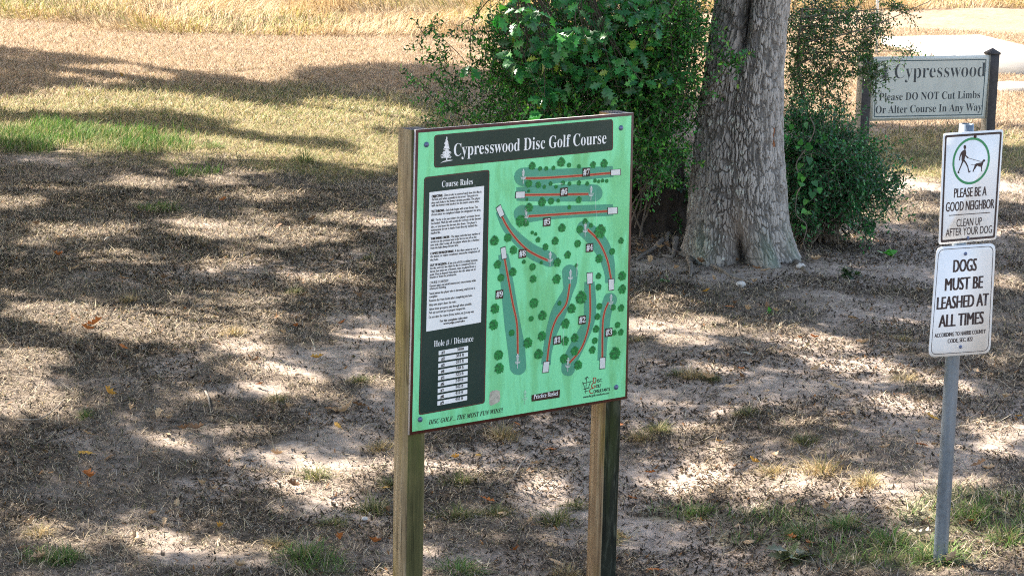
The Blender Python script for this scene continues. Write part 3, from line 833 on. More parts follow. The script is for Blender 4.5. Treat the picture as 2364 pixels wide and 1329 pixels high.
RULES = [('OBJECTIVE - One stroke is counted each time the disc is', 456.9, 720), ('thrown and when a penalty is incurred. The goal is to', 464.1, 680),
 ('play each hole in the fewest strokes possible. The player', 471.6, 705), ('with the lowest total strokes for the entire course wins.', 478.4, 690),
 ('TEE THROWS - Each hole begins with a tee throw. Tee', 491.5, 675), ('throws must be completed within the designated tee area.', 498.8, 712),
 ("LIE - The lie is the spot where the player's previous throw", 511.5, 700), ('has landed. Mark lie with a mini disc in front of the thrown', 519, 712),
 ("disc, or just leave the thrown disc down. The player's", 526.7, 662), ('subsequent throw is made from directly behind the', 534, 670), ('marked lie.', 540.8, 235),
 ('THROWING ORDER - The player with the least number of', 554, 705), ('strokes on the previous hole is the first to tee off on the', 561, 660),
 ('next hole. After teeing off, the player whose disc is farthest', 568.2, 695), ('from the hole always throws first.', 575.3, 445),
 ('COMPLETION OF HOLE - A disc that comes to rest in', 588, 680), ('the basket or chains constitutes successful completion of', 594.8, 700), ('that hole.', 602.5, 210),
 ('OUT OF BOUNDS - If any area of O.B. is visible between', 614.8, 672), ('the disc and O.B. line, then the disc is considered O.B. A', 621.6, 652),
 ('throw that lands out of bounds, must be played from a', 628.9, 650), ('point 3 feet in bounds from where the disc went out of', 636, 650), ('bounds or from the previous lie.', 642.5, 425)]
for T, y, e in RULES: R.append(ln(T, y, ux(e)))
for T, y, e in [('COURSE COURTESY:', 655, 262), ('Remain quiet and avoid unnecessary movements while', 662, 482), ('others are throwing.', 668.6, 242),
 ('Stand behind the player who is throwing until throw is', 679.5, 475), ('complete', 687.2, 172), ('Remove disc from basket after completing the hole.', 695.8, 453),
 ('Help new players learn the rules.', 705.8, 325), ('Allow faster groups to play through when possible.', 715.3, 450), ('Pick up trash and put in proper receptacles.', 723.6, 397),
 ('Do not alter the course (trees, bushes, etc.) in any way.', 733.6, 467)]: R.append(ln(T, y, 960 + e / 3.495))
R.append(ln('For the complete rules visit:', 742.5, 1078.7, .09, 1015)); R.append(ln('www.pdga.com/rules', 748.2, 1072.5, .09, 1023, 5))
# heavier run-in heads
for T, y, e in [('OBJECTIVE', 456.9, 262), ('TEE THROWS', 491.5, 280), ('LIE', 511.5, 160), ('THROWING ORDER', 554, 342), ('COMPLETION OF HOLE', 588, 390), ('OUT OF BOUNDS', 614.8, 308)]:
    k = ux(e); R.append(ln(T, y, k, .09))
bp.texts('rules_lettering', R, .0022, P_BLACK, rp)
TL, TR_, BR_, BL_ = (np.array([(1012.2, 809.6), (1080, 797.6), (1080, 808), (1011.9, 819.3)]))
E9 = np.array([(1009.2, 925.5), (1078, 912.6), (1077.8, 922.5), (1009.2, 935.5)])
S1 = np.array([TL, TR_, BR_, BL_]); DT = ['368ft', '384 ft', '283 ft', '340 ft', '323 ft', '249 ft', '342 ft', '410 ft', '446 ft']
for i in range(9):
    qq = S1 + (E9 - S1) * i / 8
    br = bp.poly('distance_bar', bp.px(qq), .0018, P_WHITE, rp)
    a = qq[3] + (6.5, -2.6); r = qq[2] + (-9.5, -1.2 + .0)
    mb = MB()
    mb.add(*bp.text('#' + bold(str(i + 1)), tuple(a), (a[0] + 7.6, a[1] - 1.2), 7, .0022, .07))
    wd = 16 if i == 0 else 18
    mb.add(*bp.text(bold(DT[i]), (r[0] - wd, r[1] + wd * .16), tuple(r), 7, .0022, .02))
    mb.build('distance_lettering', P_BLACK, rp)

# ---- fairways: centre points with half-widths; square at the tee, round at the basket
FW = [
 ([(1260, 841, 11), (1263, 812, 10.5), (1271, 774, 12.5), (1279, 748, 15), (1289, 722, 17), (1300, 697, 15), (1311, 672, 12), (1315, 652, 16), (1315.5, 629, 18.5)], 'round'),
 ([(1360.5, 650, 11.5), (1362, 697, 14), (1360, 735, 13.5), (1351, 761, 14), (1338, 787, 16), (1325, 812, 16.5), (1314, 836, 16.5), (1311, 852, 15.5)], 'round'),
 ([(1389, 832, 10), (1391, 790, 10.5), (1394.5, 761, 11.5), (1398.5, 722, 12.5), (1404, 703, 15), (1408.5, 691, 15.5)], 'round'),
 ([(1408, 653, 11.7), (1408, 635, 12), (1404, 610, 15), (1399, 593, 17), (1386, 566, 20), (1367, 543, 20), (1350, 528, 19)], 'round'),
 ([(1415, 484.7, 13.3), (1340, 487.5, 14), (1274, 490.7, 15.5), (1240, 492, 18), (1207, 494.5, 21.5)], 'round'),
 ([(1192, 448, 15.6), (1240, 447, 18), (1302, 445.8, 19.5), (1371, 445.5, 19.8)], 'round'),
 ([(1415, 396, 13), (1360, 400, 14), (1300, 405, 15.5), (1250, 409, 20), (1222, 409, 22.5), (1208, 408.5, 21.5)], 'round'),
 ([(1153, 487, 9.5), (1163, 510, 11), (1175, 530, 12), (1202, 558, 14), (1231, 582, 17), (1268, 598, 18)], 'round'),
 ([(1161.5, 587, 11.5), (1166, 620, 13.5), (1181, 735, 18), (1191, 799, 20), (1195.5, 846, 19)], 'round')]
fl = []
for pts, kind in FW:
    P = catmull(pts, 6); c, hw = P[:, :2], P[:, 2]
    t = np.gradient(c, axis=0); t /= np.linalg.norm(t, axis=1)[:, None]
    nrm = np.stack([-t[:, 1], t[:, 0]], 1)
    L = c + nrm * hw[:, None]; Rr = c - nrm * hw[:, None]
    cap = []
    for k in range(1, 10):
        a = math.pi * k / 10
        cap.append(c[-1] + hw[-1] * (math.cos(a) * nrm[-1] + math.sin(a) * t[-1]))
    out = np.concatenate([L, cap, Rr[::-1]])
    uv = bp.px(out); n = len(c)
    V = bp.w(uv, .0012); nc = 9
    F = []
    for i in range(n - 1): F.append((i, i + 1, len(out) - 2 - i, len(out) - 1 - i))
    F.append(tuple(range(n - 1, n + nc + 1)))
    fl.append(mk('fairway', V, F, P_FAIR, board))
LINES = [
 [(1315, 655), (1308, 697), (1296.5, 717), (1284, 735), (1273.5, 763), (1267, 796.5), (1262.5, 834)],
 [(1361, 655), (1362, 722), (1356.6, 761), (1345, 796.5), (1332, 817), (1314, 837)],
 [(1404.5, 697), (1396, 717), (1391, 748), (1390, 826)],
 [(1355, 529), (1375, 548), (1390, 572), (1402, 602), (1408, 632), (1410.3, 645)],
 [(1217, 499.3), (1402, 487.3)], [(1211, 450), (1358, 448)], [(1209, 411.5), (1250, 411), (1330, 406), (1409, 399.5)],
 [(1158, 499), (1170, 522), (1190, 550), (1215, 575), (1240, 590), (1266, 601.5)],
 [(1164.5, 597), (1182.7, 697), (1193, 748), (1195, 818)]]
for ch in LINES:
    c = catmull(ch, 6) if len(ch) > 2 else np.linspace(ch[0], ch[1], 8)
    uv = bp.px(c); t = np.gradient(uv, axis=0); t /= np.linalg.norm(t, axis=1)[:, None]
    nr = np.stack([-t[:, 1], t[:, 0]], 1)
    mb = MB(); n = len(uv); V = []; F = []; fm = []
    offs = (-.0052, -.0032, .0032, .0052)
    for o_ in offs: V += list(bp.w(uv + nr * o_, .0016))
    for s in range(3):
        for i in range(n - 1): F.append((s * n + i, s * n + i + 1, (s + 1) * n + i + 1, (s + 1) * n + i)); fm.append(1 if s == 1 else 0)
    mk('throw_line', V, F, [P_PINK, P_RED], board, fmat=fm)
TEES = [[(1254.3, 834.4), (1267.9, 832.8), (1265.3, 858.4), (1251.2, 860)], [(1354, 629.7), (1367.4, 628.4), (1367.4, 654), (1354.6, 656.3)],
 [(1384.3, 825), (1396.8, 823.9), (1396.3, 849.7), (1383.5, 851)], [(1404, 644.3), (1416.7, 642.5), (1416.7, 668.6), (1404.7, 670.6)],
 [(1402, 479), (1425, 478), (1425, 493), (1402, 494.5)], [(1190, 442.5), (1211.5, 441.5), (1211, 457), (1189, 457.5)],
 [(1409, 392), (1432, 390), (1432, 404), (1409, 405)], [(1144.2, 480.4), (1154.8, 472), (1163.9, 495.8), (1153.7, 502.6)],
 [(1154.8, 572.5), (1166, 568.5), (1169.5, 596), (1158, 599)]]
for t in TEES:
    uv = bp.px(t); c = uv.mean(0)
    d = uv - c; L = np.linalg.norm(d, axis=1)[:, None]
    V = np.concatenate([bp.w(c + d * (1 + .0016 / L), .0024), bp.w(c + d * (1 - .0022 / L), .0024)])
    F = [(i, (i + 1) % 4, 4 + (i + 1) % 4, 4 + i) for i in range(4)] + [(4, 5, 6, 7)]
    mk('tee_pad', V, F, [P_BLACK, P_TEE], board, fmat=[0, 0, 0, 0, 1])
# ---- basket symbols
def basket_verts(c):
    s = .0018
    mb = []
    def poly(p): mb.append(np.array(p) * s)
    poly([(-.9, 17), (.9, 17), (1.8, 15), (1.8, 13), (-1.8, 13), (-1.8, 15)])          # knob
    poly([(-4.2, 12.4), (4.2, 12.4), (4.2, 11), (-4.2, 11)])                            # top band
    poly([(-4.2, 11), (-3.3, 11), (-1.6, 1), (-2.3, 1)]); poly([(3.3, 11), (4.2, 11), (2.3, 1), (1.6, 1)])
    poly([(-2.3, 11), (-1.6, 11), (-.9, 1), (-1.3, 1)]); poly([(1.6, 11), (2.3, 11), (1.3, 1), (.9, 1)])
    poly([(-.9, 13), (.9, 13), (.7, -17), (-.7, -17)])                                  # pole
    poly([(-7.2, .5), (-6.2, .5), (-5.6, -5), (-6.6, -4)]); poly([(6.2, .5), (7.2, .5), (6.6, -4), (5.6, -5)])
    poly([(-7.0, -2.2), (7.0, -2.2), (7.0, -3.2), (-7.0, -3.2)]); poly([(-6.4, -4.4), (-5, -6.4), (5, -6.4), (6.4, -4.4), (4.6, -5.2), (-4.6, -5.2)])
    poly([(-3.6, .5), (-2.9, .5), (-2.9, -5), (-3.6, -5)]); poly([(2.9, .5), (3.6, .5), (3.6, -5), (2.9, -5)])
    return mb
for k, c in enumerate([(1316, 638), (1310, 841), (1409.5, 695), (1350, 529.5), (1213.5, 497), (1363.5, 446), (1207, 407.5), (1269, 597), (1194, 832.5), (1211, 916)]):
    u = bp.uv(*c); mb = MB()
    for j, p in enumerate(basket_verts(c)): mb.add(bp.w(u + p, .0026 + .00006 * j), [tuple(range(len(p)))])
    mb.build('basket_symbol', P_TEE if k < 9 else P_FADE, board)
# ---- hole markers
for k, c in enumerate([(1285, 784.5), (1343, 738), (1404.5, 766.5), (1360, 571.5), (1261.5, 512), (1301, 443), (1352.5, 397.5), (1205, 585), (1152, 679)]):
    u = bp.uv(*c); a, b = .0195, .0182
    mkr = bp.poly('hole_marker', [u + (-a, -b), u + (a, -b), u + (a, b), u + (-a, b)], .0034, P_MARK, board)
    bp.texts('numeral', [('#', (c[0] - 7, c[1] + 6.5), (c[0] - .3, c[1] + 5.7), 13, .05), (bold(str(k + 1)), (c[0] + .6, c[1] + 5.6), (c[0] + 7, c[1] + 4.9), 13)], .0038, P_WHITE, mkr)
# ---- printed trees
TREES = [(1228,383,9.5),(1246,389,5.5),(1260.5,389,5.5),(1277,387.5,5.5),(1295,374.5,11.5),(1313,381,6),(1336,384,5.5),(1368.6,380,8.5),(1394,377.5,10.5),
(1220,423.6,9.5),(1242,426.6,8),(1256,431,5),(1270.5,424,5.5),(1299,422,6),(1314,424,5.5),(1336,422,6.3),(1355,424,5.5),(1283,431,5),(1373,417,5.2),(1381.5,418.5,4.5),(1390.5,417,5),(1400,417.6,5),
(1220,441,4),(1216,460,4),(1250.6,466.4,11),(1271.6,464,8.5),(1288,463,5),(1335.5,461,8.5),(1220.5,479,11),(1202,509.5,14.5),(1214,515,8),(1313.8,478,5.5),
(1296.6,526,10.5),(1228,536.5,4.5),(1236,540,4.5),(1241.5,553,7),(1281,556,10),(1332.8,562,9.5),(1258.7,569.6,8.5),(1310,587.7,9.8),(1140.7,555.5,12),(1171.7,548.5,10.5),(1184.7,577,10.5),(1148,609.7,10.5),(1208.7,604,5.5),(1229,615.7,9),(1249,605.7,4.5),(1286,605,11),(1350,511,7.5),(1338,529,10),(1363.5,520,6),(1385,533.5,17),(1433,555.5,8),(1412.5,580,8.5),(1382.4,596.7,11),(1330,612,5),
(1183,627.5,10.5),(1155.8,640.5,9.5),(1230.4,643.5,9.5),(1284.6,643.5,12),(1381,636.6,8),(1381,662,8.5),(1435.7,636.6,12),(1436,666.7,12),(1341,687,16),(1232,699,12.5),(1142,712,12),(1291,699,6),(1319,712,12),(1383,706.4,8.5),(1415,709,8),(1433.3,710,9.5),(1251.5,728,12),(1225.6,735,7),(1139,749.4,12.5),(1304.8,746,12.5),(1378.5,730.5,8.5),(1425,749.4,8),(1417.7,767.5,7),(1432.7,766,8.5),(1375.5,759,9.5),(1180.5,767.5,8),(1250.6,775,12),(1304,786,11.5),(1326,779.5,11),(1372.5,785.6,8.5),(1218,790.7,13),(1326,809,11.5),(1242.5,817,12.5),(1301.8,827,12),(1334,842,12),(1367,806.6,10),(1419,815.7,16),(1150.4,818.7,12.5),(1152,849.4,13)]
rs = np.random.RandomState(8); variants = []
for v in range(4):
    V, F, fm = [], [], []; nl = 34
    for i in range(nl):
        r = math.sqrt((i + .5) / nl) * .80; a = i * 2.39996 + rs.uniform(-.3, .3)
        cx, cy = r * math.cos(a) * rs.uniform(.85, 1.1), r * math.sin(a) * rs.uniform(.85, 1.1)
        d = math.atan2(cy - .25, cx) + rs.uniform(-.7, .7); L, w = rs.uniform(.17, .25), rs.uniform(.07, .11)
        ca, sa = math.cos(d), math.sin(d); n0 = len(V)
        for x, y in ((-L, 0), (-L * .2, w), (L * .5, w * .7), (L, 0), (L * .5, -w * .7), (-L * .2, -w)):
            V.append((cx + x * ca - y * sa, cy + x * sa + y * ca, .00003 * i / .0178))
        F.append(tuple(range(n0, n0 + 6))); fm.append(int(rs.rand() < .4))
    n0 = len(V)
    for i in range(14):
        a = 2 * math.pi * i / 14; rr_ = .84 * rs.uniform(.88, 1.06); V.append((rr_ * math.cos(a), rr_ * math.sin(a), -.02))
    F.append(tuple(range(n0, n0 + 14))); fm.append(2)
    me = bpy.data.meshes.new('map_tree'); me.from_pydata(V, [], F)
    for m in (P_TREE1, P_TREE2, P_TREE2): me.materials.append(m)
    me.polygons.foreach_set('material_index', np.array(fm, np.int32)); variants.append(me)
RB = Matrix(((bp.e[0], bp.up[0], bp.n[0]), (bp.e[1], bp.up[1], bp.n[1]), (bp.e[2], bp.up[2], bp.n[2]))).to_4x4()
for i, (x, y, r) in enumerate(TREES):
    o = bpy.data.objects.new('map_tree', variants[i % 4]); COL.objects.link(o); o.parent = board
    s = r * .00204
    p = bp.w([bp.uv(x, y)], .0029)[0] - LOC[board.name]
    o.matrix_local = Matrix.Translation(Vector(p)) @ RB @ Matrix.Diagonal((s * 1.05, s, .0178, 1))
# ---- lower strip
pq = bp.px([(1226.5, 911.4), (1292, 898.4), (1291, 916.5), (1226.5, 926)])
pp = bp.poly('practice_plate', pq, .0026, P_MARK, board)
bp.texts('practice_lettering', [(bold('Practice Basket'), (1231, 920.6), (1287.2, 910.6), 10.5, -.002)], .0030, P_WHITE, pp)
bp.texts('slogan_lettering', [(ital('DISC GOLF... THE MOST FUN WINS!!'), (989.3, 980.5), (1160, 949.5), 10.6, .01)], .0012, P_BLACK, board)
lg = [('D', (1368.5, 884.5), (1376, 883), 13.5, .03), ('G', (1364.5, 896.5), (1374, 894.5), 13, .03), ('C', (1360, 909), (1368.5, 907.5), 13, .03)]
la = bp.texts('maker_logo', [('ISC', (1378, 882.3), (1389.6, 880.2), 7.5, .04), ('OLF', (1375.5, 895), (1387, 892.6), 7.5, .04),
    ('ONSULTANTS', (1369.8, 907.4), (1407.5, 900.6), 7.5, .04), ('www.discgolfconsultants.com', (1346, 917.5), (1405.5, 909), 5.2, .03)], .0012, P_BLACK, board)
bp.texts('logo_initials', lg, .0012, P_RED, la)
mb = MB()
for a, b, w in [((1354, 871), (1351.5, 908), .0032), ((1344, 885), (1368, 879), .003), ((1345, 881), (1350.5, 897), .003), ((1363, 879), (1358, 895), .003),
                ((1347, 898), (1361, 894), .004), ((1349, 903), (1360, 900.5), .003), ((1350, 872), (1356, 869), .003), ((1356, 869), (1358, 873), .0025), ((1350, 872), (1351, 876), .0025)]:
    ua, ub = bp.uv(*a), bp.uv(*b); d = ub - ua; d /= np.linalg.norm(d); nn = np.array([-d[1], d[0]]) * w / 2
    mb.add(bp.w([ua - nn, ub - nn * .7, ub + nn * .7, ua + nn], .0012 + .0001 * len(mb.V)), [(0, 1, 2, 3)])
mb.build('logo_emblem', P_BLACK, la)
bp.poly('peeled_patch', bp.px([(1131, 905), (1137, 901), (1147, 899.5), (1153, 902), (1154.5, 914), (1153, 926), (1144, 931), (1133, 936), (1129, 931), (1129.5, 917)]), .0012, SCAR, board)
SCR = plain('white_scratch', (.74, .80, .78), .5, vary=.1)
for (x0, y0), (x1, y1), w in [((1331.5, 598), (1330, 637), .0028), ((1298.5, 750), (1299, 797), .0016), ((1372, 434), (1376, 520), .0012), ((1095, 425), (1095.5, 431), .0012), ((1287, 424), (1299, 423), .002)]:
    a, c = bp.uv(x0, y0), bp.uv(x1, y1); d = (c - a) / np.linalg.norm(c - a); nn = np.array([-d[1], d[0]]) * w / 2
    m_ = (a + c) / 2
    bp.poly('scratch', [a, m_ - nn * 1.2, c - nn * .3, c + nn * .3, m_ + nn * .8], .0042, SCR, board)
for x, y in [(984, 334), (1433, 295.5), (1422, 893), (969.5, 967.5)]:
    dome(bp, bp.uv(x, y), .0115, .0008, .009, 'bolt', BOLT, board)

# ================================================================== DOG SIGNS
S_WHITE = print_mat('sign_white', (.80, .81, .83), (.58, .57, .53), .22, .3, False)
S_BLACK = plain('sign_print_dark', (.03, .018, .022), .4, vary=.3, scale=90)
S_GREEN = plain('sign_print_green', (.03, .24, .10), .4, vary=.15, scale=60)
GALV = None
m, nt, b = new_mat('galvanised_steel'); GALV = m
f = noise(nt, 1, 5, .6, sc3=(25, 25, 3)); nt.links.new(ramp(nt, f, [(.3, (.14, .18, .23)), (.7, (.28, .33, .40))]), b.inputs['Base Color'])
b.inputs['Metallic'].default_value = .75
f2 = noise(nt, 60, 4); nt.links.new(ramp(nt, f2, [(.3, (.33,) * 3), (.7, (.52,) * 3)]), b.inputs['Roughness'])
ALU = plain('plate_edge', (.60, .60, .62), .4, .3, .1)
RUST = plain('rusty_bolt', (.07, .03, .022), .6, .3, .4, 200)

px_, py_ = 1.846, 9.492
pb = np.array([px_ - .0, py_, float(gz(px_, py_))])
dog = thing('dog_sign_post', 'galvanised pole carrying two white dog rule signs one above the other', 'sign post', pb)
# pole, very slightly off plumb
ptop = at_d(2231.5, 286, py_); pbot = at_d(2171, 1288, py_ - .0)
dirp = (ptop - pbot); L = np.linalg.norm(dirp); dirp /= L
mb = MB(); sg = 24
a = np.cross(dirp, [0, 1, 0]); a /= np.linalg.norm(a); bb = np.cross(dirp, a)
th = np.arange(sg) * 2 * math.pi / sg
V = []
for z, r in ((-.25, .0302), (L * .3, .0302), (L * .6, .0302), (L, .0302), (L, .0272), (L - .12, .0272)):
    V.append(pbot + dirp * z + r * (np.cos(th)[:, None] * a + np.sin(th)[:, None] * bb))
V = np.concatenate(V)
F = [(i * sg + k, i * sg + (k + 1) % sg, (i + 1) * sg + (k + 1) % sg, (i + 1) * sg + k) for i in range(5) for k in range(sg)]
mk('pole', V, F, GALV, dog, smooth=False)
dog.children[0].data.polygons.foreach_set('use_smooth', np.array([i < 72 or i >= 96 for i in range(120)]))

cp = Plane(np.array([1.7286, 9.3843, 2.95 - 1.1767]), RAD(28.5))
cq = cp.px([(2178, 308), (2317, 299), (2300, 553), (2167, 565)])
plate = cp.slab('cleanup_plate', quad_in(cq, .014), -.002, 0, [S_WHITE, ALU], dog, fmat=[0] + [1] * 21)
plate['label'] = 'upper white sign with dog walker in green ring'
c4 = cq.mean(0)
def inset(qd, d):
    return np.array([qd[0] + (d, -d), qd[1] + (-d, -d), qd[2] + (-d, d), qd[3] + (d, d)])
ring(cp, 'border_line', quad_in(inset(cq, .0085), .008), quad_in(inset(cq, .0175), .006), .0006, S_BLACK, plate)
cc = cp.uv(2242, 371.6)
aa = np.arange(48) * 2 * math.pi / 48
cs = np.stack([np.cos(aa), np.sin(aa)], 1)
ring(cp, 'green_ring', cc + .0965 * cs, cc + .0865 * cs, .0006, S_GREEN, plate)
def c6(P): return [(2140 + x / 6.33, 270 + y / 6.33) for x, y in P]
man = [(540, 480), (565, 485), (572, 520), (570, 560), (605, 590), (608, 605), (590, 605), (560, 570), (553, 600), (548, 625), (575, 665), (600, 715), (617, 790), (645, 788), (640, 795), (612, 818), (603, 805), (590, 735), (560, 680), (537, 650), (515, 690), (495, 740), (468, 800), (475, 822), (452, 825), (443, 808), (455, 795), (490, 710), (510, 650), (503, 620), (505, 580), (508, 545), (490, 580), (480, 638), (467, 637), (475, 575), (495, 520), (520, 495)]
hd = [(553 + 19 * math.cos(t) * 1.0, 441 + 31 * math.sin(t)) for t in np.arange(16) * math.pi / 8]
dg_ = [(637, 692), (690, 700), (720, 680), (775, 668), (800, 665), (810, 640), (825, 622), (845, 622), (853, 638), (840, 655), (828, 655), (818, 690), (805, 730), (800, 780), (810, 797), (795, 798), (790, 775), (790, 732), (770, 728), (735, 712), (720, 730), (705, 755), (688, 775), (682, 798), (692, 806), (682, 806), (675, 790), (665, 808), (670, 780), (685, 745), (695, 712), (690, 706), (640, 697)]
mb = MB()
for P, h in ((man, .0006), (hd, .0008), ([(546, 465), (562, 465), (562, 490), (546, 490)], .0007)): mb.add(cp.w(cp.px(c6(P)), h), [tuple(range(len(P)))])
mb.build('walker_symbol', S_BLACK, plate)
mb = MB()
for P, h in ((dg_, .0006), ([(606, 598), (800, 653), (799, 660), (605, 605)], .0007)): mb.add(cp.w(cp.px(c6(P)), h), [tuple(range(len(P)))])
mb.build('dog_symbol', S_BLACK, plate)
cp.texts('bold_lettering', [('PLEASE BE A', (2202, 457.5), (2277, 450.5), 21.5, .028), ('GOOD NEIGHBOR', (2183, 489), (2294.4, 480.4), 21.5, .028)], .0006, S_BLACK, plate)
cp.texts('light_lettering', [('CLEAN UP', (2207.9, 523.5), (2266, 519), 17.5, .010), ('AFTER YOUR DOG', (2183, 545.8), (2289.5, 537.5), 17.5, .010)], .0006, S_BLACK, plate)
ul = cp.uv(2190.5, 498); ur = cp.uv(2286, 490)
vm = (ul[1] + ur[1]) / 2
cp.poly('divider_line', [(ul[0], vm - .0016), (ur[0], vm - .0016), (ur[0], vm + .0016), (ul[0], vm + .0016)], .0006, S_BLACK, plate)
dome(cp, cp.uv(2251, 315), .0072, .0004, .006, 'bolt', RUST, dog)
dome(cp, cp.uv(2234.6, 549), .0068, .0004, .006, 'bolt', BOLT, dog)

lp = Plane(np.array([1.6994, 9.2644 + .085, 2.95 - 1.6204]), RAD(25.5))
lq = lp.px([(2162, 570), (2299, 561), (2286, 815), (2143, 825)])
plate2 = lp.slab('leash_plate', quad_in(lq, .034, 7), -.002, 0, [S_WHITE, ALU], dog, fmat=[0] + [1] * 33)
plate2['label'] = 'lower white sign with large dark capitals and rounded corners'
ring(lp, 'border_line', quad_in(inset(lq, .0105), .030, 7), quad_in(inset(lq, .0130), .028, 7), .0006, S_BLACK, plate2)
lp.texts('lettering', [('DOGS', (2200.7, 627.7), (2253.4, 624.8), 28.5, .048), ('MUST BE', (2181.4, 671.2), (2267.9, 664.5), 28.5, .048),
    ('LEASHED AT', (2162.6, 714), (2280.7, 705), 28.5, .048), ('ALL TIMES', (2167, 755.3), (2269.3, 746.9), 28.5, .048),
    ], .0006, S_BLACK, plate2)
lp.texts('code_lettering', [('ACCORDING TO HARRIS COUNTY', (2157.3, 778.4), (2275, 769.3), 9.3, .05), ('CODE, SEC. 822', (2187.4, 791), (2245, 787), 9.3, .05)], .0006, S_BLACK, plate2)
dome(lp, lp.uv(2229, 585.5), .0075, .0004, .007, 'bolt', BOLT, dog)
dome(lp, lp.uv(2217, 800), .0075, .0004, .007, 'bolt', BOLT, dog)

# ================================================================== NOTICE SIGN BEHIND
N_PANEL = print_mat('notice_panel', (.53, .545, .51), (.38, .39, .36), .4, .5, False)
N_EDGE = plain('notice_frame', (.62, .64, .60), .5, vary=.08)
N_INK = plain('notice_ink', (.035, .045, .055), .5, vary=.2)
N_LINE = plain('notice_line', (.04, .08, .10), .5, vary=.2)
N_POST = plain('notice_post_dark', (.045, .042, .045), .7, vary=.35, scale=25)
N_SIDE = plain('notice_post_sunlit_side', (.30, .27, .23), .8, vary=.25, scale=25)  # sunlight on the side faces put into a paler post colour
np_ = Plane(np.array([3.3625, 22.08, 2.95 - 2.0598]), RAD(21.7))
nq = np_.px([(2016, 132), (2285, 128), (2274, 274), (2009, 280)])
nb = np_.w([((nq[0][0] + nq[1][0]) / 2, -1)], -.05)[0]; nb[2] = gz(nb[0], nb[1])
notice = thing('notice_sign', 'grey notice sign about limbs between two dark capped posts behind the oak', 'sign', nb)
pn = np_.slab('panel', nq, -.03, 0, [N_EDGE, N_EDGE], notice, fmat=[0] + [1] * 5)
fi = inset(nq, .022)
np_.poly('panel_face', fi, .001, N_PANEL, pn)
ring(np_, 'border_line', inset(nq, .036), inset(nq, .045), .002, N_LINE, pn)
np_.texts('heading_lettering', [(bold('Cypresswood'), (2064.5, 181), (2273.7, 177.4), 33, -.011)], .002, N_INK, pn)
np_.texts('notice_lettering', [(bold('Please DO NOT Cut Limbs'), (2029, 232), (2262, 227.5), 17.5, -.002),
    (bold('Or Alter Course In Any Way'), (2021, 260), (2265.8, 258), 17.5, -.002)], .002, N_INK, pn)
tree_emblem(np_, 2043, 144, 186, 26, .002, N_INK, pn, 6)
def cap_post(u0, u1, h0, h1, ztop):
    p = post('post', np_, u0, u1, h0, h1, ztop, nb[2] - .3, notice, N_POST, N_SIDE, .004)
    o_ = .007
    c = [np_.o + u * np_.e + h * np_.n for u, h in ((u0 - o_, h1 + o_), (u1 + o_, h1 + o_), (u1 + o_, h0 - o_), (u0 - o_, h0 - o_))]
    V = []
    for z in (ztop, ztop + .018):
        for k in c: V.append((k[0], k[1], z))
    m_ = np.mean(c, axis=0); V.append((m_[0], m_[1], ztop + .062))
    mk('post_cap', V, [(0, 1, 5, 4), (1, 2, 6, 5), (2, 3, 7, 6), (3, 0, 4, 7), (4, 5, 8), (5, 6, 8), (6, 7, 8), (7, 4, 8), (3, 2, 1, 0)], N_POST, p)
ul = np_.uv(2011, 200)[0]; ur = np_.uv(2280, 200)[0]
zt = np_.o[2]
cap_post(ul - .108, ul - .003, -.085, .012, at_d(2000, 138, 22.1)[2])
cap_post(ur + .003, ur + .108, -.085, .012, at_d(2295, 128, 22.5)[2])

# ================================================================== TREES AND SHRUBS
rng = np.random.RandomState(29)
def inst(T, F, P, A, B, C, S):
    """leaf template vertices T (l,w,h) instanced with axes A,B,C and size S"""
    n = len(P); k = len(T)
    V = (P[:, None] + S[:, None, None] * (T[None, :, :1] * A[:, None] + T[None, :, 1:2] * B[:, None] + T[None, :, 2:] * C[:, None])).reshape(-1, 3)
    b = np.arange(n)[:, None] * k
    loops = np.concatenate([b + np.array(f) for f in F], 1).ravel()
    return V, loops, np.tile([len(f) for f in F], n), k

def unit(v): return v / (np.linalg.norm(v, axis=-1, keepdims=True) + 1e-9)
def frame(A, up):
    B = unit(np.cross(up, A)); return B, unit(np.cross(A, B))

SMALL_T = np.array([(0, 0, 0), (.35, .21, .05), (.72, .20, .04), (1, 0, -.03), (.72, -.20, .04), (.35, -.21, .05), (.5, 0, 0)])
SMALL_F = [(0, 6, 1), (1, 6, 2), (2, 6, 3), (3, 6, 4), (4, 6, 5), (5, 6, 0)]
SMALL_F = [(0, 6, 2, 1), (6, 3, 2), (0, 5, 4, 6), (6, 4, 3)]
OAK_S = [(0, .012), (.16, .03), (.30, .10), (.42, .26), (.50, .10), (.64, .32), (.74, .12), (.86, .20), (.92, .07), (1.0, .015)]
OAK_T = np.array([(x, s * y, .12 * abs(s * y) * 2 - .25 * x * x) for x, y in OAK_S for s in (1, 0, -1)])
OAK_F = [f for k in range(len(OAK_S) - 1) for f in ((k * 3, k * 3 + 1, k * 3 + 4, k * 3 + 3), (k * 3 + 1, k * 3 + 2, k * 3 + 5, k * 3 + 4))]
HEART = [(0, .02), (-.12, .22), (-.02, .40), (.2, .46), (.5, .34), (.8, .14), (1, .01)]
HEART_T = np.array([(x, s * y, .1 * abs(y * s)) for x, y in HEART for s in (1, 0, -1)])
HEART_F = [f for k in range(len(HEART) - 1) for f in ((k * 3, k * 3 + 1, k * 3 + 4, k * 3 + 3), (k * 3 + 1, k * 3 + 2, k * 3 + 5, k * 3 + 4))]

def cat_leaves(parts):
    V, L, S, C, n = [], [], [], [], 0
    for (v, l, s, k), c in parts:
        V.append(v); L.append(l + n); S.append(s); C.append(np.repeat(c, k, 0)); n += len(v)
    return np.concatenate(V), np.concatenate(L), np.concatenate(S), np.concatenate(C)

TWIG = plain('grey_brown_twig', (.16, .13, .105), .85, vary=.3, scale=50)

